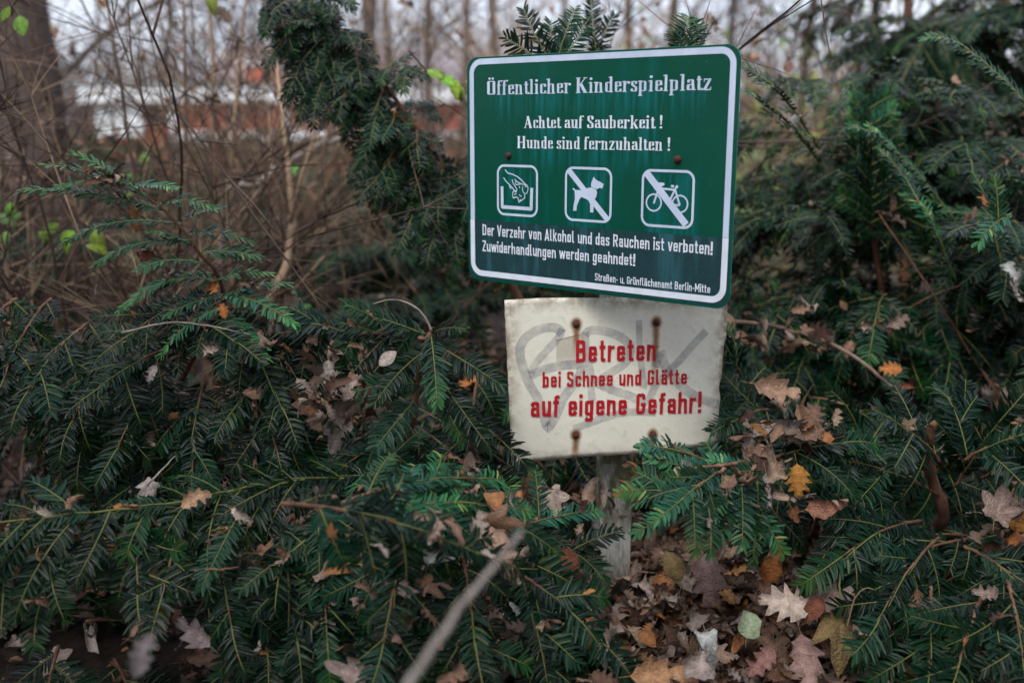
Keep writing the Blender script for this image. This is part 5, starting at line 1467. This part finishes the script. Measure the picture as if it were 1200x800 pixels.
# twigs lying on and in the foreground
stick('thin_twig', [W(172, 568, 1.95), W(188, 552, 1.98), W(205, 534, 2.0)], [.0018, .0016, .0010], M_greytwig, 'thin grey twig holding the pale grey crumpled leaf above the front yew row')
stick('thin_twig', [W(228, 668, 1.83), W(255, 667, 1.82), W(280, 664, 1.82)], [.0018, .0018, .0012], M_yewbark, 'short reddish twig lying level across the hanging front sprays')
stick('thin_twig', [W(618, 603, 2.2), W(628, 580, 2.22), W(636, 562, 2.25)], [.0028, .0022, .0012], M_tantwig, 'pale broken twig standing below the cream sign left corner')
stick('thin_twig', [base(640, 2.9), W(655, 585, 2.5), W(683, 540, 2.45)], [.004, .0035, .002], M_twig, 'brown twig leaning up behind the cream sign left of the post')
stick('thin_twig', [W(390, 555, 2.25), W(412, 520, 2.25), W(436, 505, 2.2), W(452, 478, 2.2), (W(420, 460, 2.2)), W(395, 440, 2.2)], [.0045, .004, .003, .002, .0016, .001], M_greytwig, 'crooked grey twig beside the broken reddish stem')
stick('thin_twig', [W(135, 392, 2.05), W(160, 386, 2.04), W(200, 378, 2.04), W(245, 382, 2.05), W(295, 392, 2.08)], [.0016, .002, .002, .0018, .0012], M_greytwig, 'long curved grey twig lying across the left yew mound')
stick('dead_branch', [base(700, 3.7), W(800, 384, 3.1), W(870, 378, 2.85), W(930, 388, 2.75), W(985, 408, 2.65), (W(1030, 440, 2.55)), W(1060, 470, 2.45)], [.007, .006, .0058, .0055, .005, .0045, .003], M_twig, 'litter-covered dead branch slanting down right of the cream sign', 'branch')
stick('thin_twig', [W(985, 662, 2.05), W(984, 690, 2.02), W(988, 718, 2.0)], [.0022, .002, .0016], M_shootstem, 'yellow-green bare shoot standing over the olive-brown maple leaf')
stick('thin_twig', [W(993, 735, 1.97), W(1000, 705, 1.97), W(1012, 690, 1.97), W(1024, 690, 1.97)], [.0014, .0014, .0013, .001], M_tantwig, 'curved leaf stalk rising from the olive-brown maple leaf')
for i, (a, b_, c_) in enumerate((((425, 770), (400, 730), (380, 690)), ((440, 790), (470, 745), (490, 700)), ((470, 790), (440, 760), (430, 720)), ((500, 720), (495, 755), (500, 800)), ((520, 770), (500, 745), (480, 740)))):
    stick('thin_twig', [W(*a, 1.95), W(*b_, 1.92), W(*c_, 1.95)], [.0026, .0022, .0014], M_yewbark, ('reddish twig slanting left below the pinkish grey maple leaf', 'reddish twig slanting right, just below the pinkish grey maple leaf', 'short reddish twig leaning left at the bottom of the twig tangle', 'upright reddish twig nearest the pale out-of-focus stick', 'reddish twig running level through the twig tangle at bottom centre')[i], group='reddish twigs tangled at the bottom left of the pale stick')

# ------------------------------------------------------------------ trees and the far background
def tree(px, d, H, r, lab, m=None, lev=3, lean=0.0, nl=9):
    lf = .12 if m is M_bigtrunk else .33
    P = base(px, d); rt = empty('bare_tree', P); tag(rt, lab, 'tree', 'leafless trees in the distance')
    n = 8; pts = [Vector((lean * H * k / n + (random.gauss(0, .03) * H * .1 if k else 0), random.gauss(0, .01) * H, H * k / n - .05)) for k in range(n + 1)]
    b = MB(); b.tube(pts, [r * (1.25 if k == 0 else 1) * (1 - .6 * k / n) for k in range(n + 1)], 9); b.build('trunk', m or M_trunk, rt, smooth=True)
    b = MB()
    for k in range(nl):
        t = random.uniform(.2, .95); f = t * n; j = min(n - 1, int(f)); Q = pts[j].lerp(pts[j + 1], f - j)
        a = random.uniform(0, 6.28)
        bare(b, Q, (math.cos(a), math.sin(a), random.uniform(.3, 1.1)), H * random.uniform(.18, .4), r * lf, lev, 5, 0, .3)
    b.build('crown', M_trunk, rt)
random.seed(9)
tree(45, 5.6, 6, .21, 'thick old trunk at the left edge behind the tangle', M_bigtrunk, lev=2, lean=-.02, nl=4)
for px, d, H, r, lab in ((432, 13, 9, .19, 'nearest upright tree trunk behind the diagonal yew bough'), (505, 19, 10, .15, 'slim tree left of the green sign, second from the bough'), (540, 24, 11, .17, 'tree just left of the green sign top corner'),
                         (590, 17, 10, .13, 'slim tree above the left end of the green sign'), (470, 30, 12, .2, 'distant tree between the bough and the slim trees'), (735, 20, 10, .15, 'tree rising above the green sign just right of its middle'), (775, 15, 10, .13, 'slim dark tree above the right half of the green sign'),
                         (835, 22, 11, .16, 'tree over the upper right corner of the green sign'), (930, 16, 10, .14, 'tree behind the brown thicket on the right'), (655, 28, 12, .18, 'distant tree above the middle of the green sign'), (300, 31, 10, .10, 'distant tree above the left half of the pavilion'),
                         (215, 30, 9, .10, 'slim tree right of the thick old trunk'), (370, 33, 11, .11, 'distant tree above the right half of the pavilion'), (1010, 24, 11, .16, 'distant tree left of the tall yew'), (1160, 12, 9, .14, 'tree showing through the tall yew at the right edge'), (130, 32, 10, .12, 'distant tree behind the left tangle')):
    tree(px, d, H, r * .62, lab, lean=random.uniform(-.06, .06), nl=9)
# distant wood
b = MB()
for k in range(1900):
    x = random.uniform(-60, 60); y = random.uniform(48, 85); h_ = random.uniform(2, 9)
    P = Vector((x, y, 0)); l_ = random.gauss(0, .25)
    b.tube([P, P + Vector((l_ * h_ * .4, 0, h_ * .5)), P + Vector((l_ * h_, 0, h_))], [.06, .045, .02], 3, cap=False)
    for j in range(3):
        Q = P + Vector((l_ * h_ * .5, 0, h_ * random.uniform(.2, .8)))
        b.tube([Q, Q + Vector((random.gauss(0, .8), 0, random.uniform(.3, 1.6)))], [.03, .012], 3, cap=False)
o = b.build('distant_wood', noisy('far_wood_bark', [(.3, (.045, .028, .026)), (.7, (.11, .075, .07))], .5))
tag(o, 'leafless distant wood closing the view behind the pavilion', 'wood', kind='stuff')

# ------------------------------------------------------------------ red and white pavilion
def pavilion():
    rt = empty('pavilion', (-10.1, 25, 0)); tag(rt, 'long low red pavilion with white fascia and white ledge, behind the bare stems', 'building')
    mr = noisy('red_painted_boards', [(.3, (.42, .08, .05)), (.7, (.60, .15, .09))], 1.5, (1, 1, 3), rough=.6)
    mw = noisy('white_paint', [(.3, (.70, .72, .76)), (.7, (.82, .83, .86))], 2, rough=.5)
    md = noisy('dark_glass', [(.3, (.03, .03, .035)), (.7, (.08, .07, .07))], 1, rough=.2)
    mroof = noisy('grey_roof_sheet', [(.3, (.16, .15, .15)), (.7, (.25, .24, .24))], 1, rough=.7)
    zp = lambda py: W(300, py, 25.2).z
    xp = lambda px: W(px, 140, 25.2).x + 10.1
    x0, x1 = xp(128), xp(566)
    b = MB(); b.box(x0, x1, .25, 5, 0, zp(121)); b.build('wall', mr, rt)
    b = MB(); b.box(x0 - .3, x1 + .3, -.25, 5.3, zp(121), zp(101)); b.build('fascia', mw, rt)
    b = MB(); b.box(x0 - .35, x1 + .35, -.32, 5.4, zp(101) + .002, zp(98)); b.build('roof', mroof, rt)
    b = MB(); b.box(xp(215), x1 + .1, -.02, .24, zp(164), zp(153)); b.build('ledge', mw, rt)
    k = 0
    px = 140
    while px < 555:
        w_ = random.choice((22, 30, 38))
        if k % 3 == 1:
            b = MB(); b.box(xp(px), xp(px + w_ - 8), .18, .245, zp(146), zp(124)); f_ = b.build('window', mw, rt)
            b = MB(); b.box(xp(px + 1.5), xp(px + w_ - 9.5), .15, .178, zp(144.5), zp(125.5)); b.build('pane', md, f_)
        else:
            b = MB(); b.box(xp(px), xp(px + w_ - 5), .20, .247, zp(151), zp(124)); b.build('wall_panel', mr, rt)
        px += w_; k += 1
    for px in (212, 340, 436, 480):
        b = MB(); b.box(xp(px), xp(px + 7), -.02, .14, 0, zp(122) - .004); b.build('post', mw, rt)
    b = MB(); b.box(xp(283), xp(312), 1.5, 3.0, zp(97.8) + .002, zp(76)); b.build('roof_box', mr, rt)
    b = MB(); b.box(xp(280), xp(315), 1.4, 3.1, zp(76) + .002, zp(72)); b.build('roof_box_cover', mw, rt)
    b = MB(); b.box(xp(128), xp(180), -.01, .12, zp(160), zp(101) - .5); b.build('wall_panel', mw, rt)
pavilion()
# pale house further off, beyond the trees to the left
def house(px, d, w_, h_, lab, rf=(.20, .17, .17)):
    P = base(px, d); rt = empty('far_house', P); tag(rt, lab, 'building')
    mw = noisy('pale_render', [(.3, (.55, .55, .58)), (.7, (.66, .66, .70))], .5)
    b = MB(); b.box(-w_ / 2, w_ / 2, 0, 7, 0, h_); b.build('wall', mw, rt)
    b = MB(); e = .4
    b.add([(-w_ / 2 - e, -e, h_), (w_ / 2 + e, -e, h_), (w_ / 2 + e, 7 + e, h_), (-w_ / 2 - e, 7 + e, h_), (-w_ / 2, 3.5, h_ + 1.8), (w_ / 2, 3.5, h_ + 1.8)], [(0, 1, 5, 4), (2, 3, 4, 5), (0, 4, 3), (1, 2, 5), (3, 2, 1, 0)])
    b.build('roof', noisy('dull_tiles', [(.3, tuple(c * .8 for c in rf)), (.7, rf)], 3), rt)
    for i in range(int(w_ / 2)):
        for j in range(int(h_ / 2.6)):
            x = -w_ / 2 + 1 + i * 2
            b = MB(); b.box(x - .45, x + .45, -.05, -.002, 1 + j * 2.6, 2.2 + j * 2.6); b.build('window', mat('window_glass', .2, .5, (.06, .07, .08))[0] if not 'window_glass' in bpy.data.materials else bpy.data.materials['window_glass'], rt)
house(350, 44, 7, 3.0, 'pale low house beyond the pavilion, half hidden by twigs', (.17, .13, .12))
house(520, 46, 8, 3.0, 'pale low house left behind the green sign, with dull roof', (.18, .16, .17))

# leafy sapling twigs with the few live green leaves
def sapling(lab, stem_pts, leaves, g=(.16, .26, .03)):
    rt = empty('leafy_twig', W(*stem_pts[0])); tag(rt, lab, 'twig')
    b = MB(); b.tube([W(*p) - rt.location for p in stem_pts], [.003 - .0015 * k / len(stem_pts) for k in range(len(stem_pts))], 5); b.build('stem', M_twig, rt)
    for (px, py, s_, d, turn) in leaves:
        P = W(px, py, d) - rt.location
        size = s_ / F * d
        o = place_leaf(LV['plain'][random.randrange(3)], P, size, (0, 0, 0), M_green, rt)
        o.matrix_local = Matrix.Translation(P) @ Matrix.Rotation(math.pi / 2 - R(random.uniform(10, 50)), 4, 'X') @ Matrix.Rotation(R(turn), 4, 'Z') @ Matrix.Scale(size, 4)
        o.color = (*[c * random.uniform(.7, 1.3) for c in g], 1)
sapling('hanging twig with a few green leaves in the upper left corner', [(-10, -20, 2.6), (10, 0, 2.6), (22, 20, 2.6)], [(22, 18, 30, 2.6, 200), (12, 8, 20, 2.6, 150), (2, -5, 20, 2.6, 120)])
sapling('twig with one yellow-green leaf at the top edge, left quarter', [(230, -30, 3.2), (245, -10, 3.2)], [(248, -6, 24, 3.2, 190), (255, -10, 14, 3.2, 230)])
sapling('twig with a row of yellow-green leaves left of the green sign top', [(480, 60, 2.7), (500, 84, 2.7), (520, 92, 2.7), (545, 110, 2.7)], [(500, 82, 24, 2.7, 240), (514, 88, 26, 2.7, 230), (528, 92, 26, 2.7, 200), (540, 100, 18, 2.7, 180), (545, 96, 18, 2.7, 270)], (.22, .30, .04))
sapling('green leaves behind the tip of the arching yew shoot', [(70, 330, 2.7), (90, 290, 2.7), (110, 255, 2.7)], [(85, 268, 28, 2.9, 170), (110, 268, 30, 2.9, 200), (70, 262, 24, 2.9, 120), (100, 285, 28, 2.9, 250), (62, 282, 22, 2.9, 60)], (.17, .28, .03))
sapling('green leaf pair at the left edge behind the yew', [(0, 330, 2.9), (10, 270, 2.9), (15, 235, 2.9)], [(12, 236, 24, 3.1, 190), (0, 250, 24, 3.1, 230), (25, 248, 20, 3.1, 140), (5, 285, 20, 2.9, 10)], (.14, .24, .05))
sapling('low yellow-green sprig behind the tan forked stem', [(350, 400, 3.4), (348, 370, 3.4), (345, 345, 3.4)], [(345, 352, 14, 3.4, 10), (352, 362, 13, 3.4, 300), (340, 368, 16, 3.4, 60), (334, 372, 20, 3.4, 90), (360, 378, 20, 3.4, 270), (350, 385, 22, 3.4, 280)], (.10, .22, .08))
sapling('small sprig of green leaves among the bare stems', [(150, 240, 4), (165, 210, 4), (172, 190, 4)], [(172, 196, 22, 4, 20), (165, 210, 18, 4, 70), (345, 205, 16, 3.5, 0), (160, 225, 18, 4, 100)], (.14, .24, .05))
# yellowish leafy bush seen through the thicket on the right
rt = empty('yellowing_bush', base(960, 8)); tag(rt, 'loose yellowing bush seen through the brown thicket right of the green sign', 'bush')
b = MB()
for k in range(9): bare(b, Vector((random.uniform(-.4, .4), 0, 0)), (random.gauss(0, .4), 0, 1), 1.5, .01, 1, 5)
b.build('stem', M_twig, rt)
ref = place_leaf(LV['plain'][0], (0, 0, 1.2), .10, (.8, 0, 1), M_yell, rt)
items = []
for k in range(1300):
    P = rt.location + Vector((random.gauss(0, .75), random.gauss(0, .5), abs(random.gauss(1.05, .45))))
    items.append((Matrix.Translation(P) @ Euler((random.gauss(.8, .6), random.gauss(0, .5), random.uniform(0, 6.28))).to_matrix().to_4x4() @ Matrix.Scale(random.uniform(.05, .11), 4), 0))
gn_scatter('foliage', rt, rt.location.copy(), items, [ref])
# dry brown leaves still hanging in the thickets
items = []
for k in range(700):
    px, py, dd_ = random.uniform(0, 1060), random.uniform(-20, 330), random.uniform(3.6, 7)
    if 150 < py and px > 560: continue
    items.append((Matrix.Translation(W(px, py, dd_)) @ Euler((random.gauss(1.2, .6), random.gauss(0, .5), random.uniform(0, 6.28))).to_matrix().to_4x4() @ Matrix.Scale(random.uniform(.03, .07), 4), random.randrange(len(refs))))
o = gn_scatter('hanging_dead_leaves', None, Vector((0, 0, 0)), items, refs)
tag(o, 'dead leaves still hanging among the bare stems', 'dead leaves')
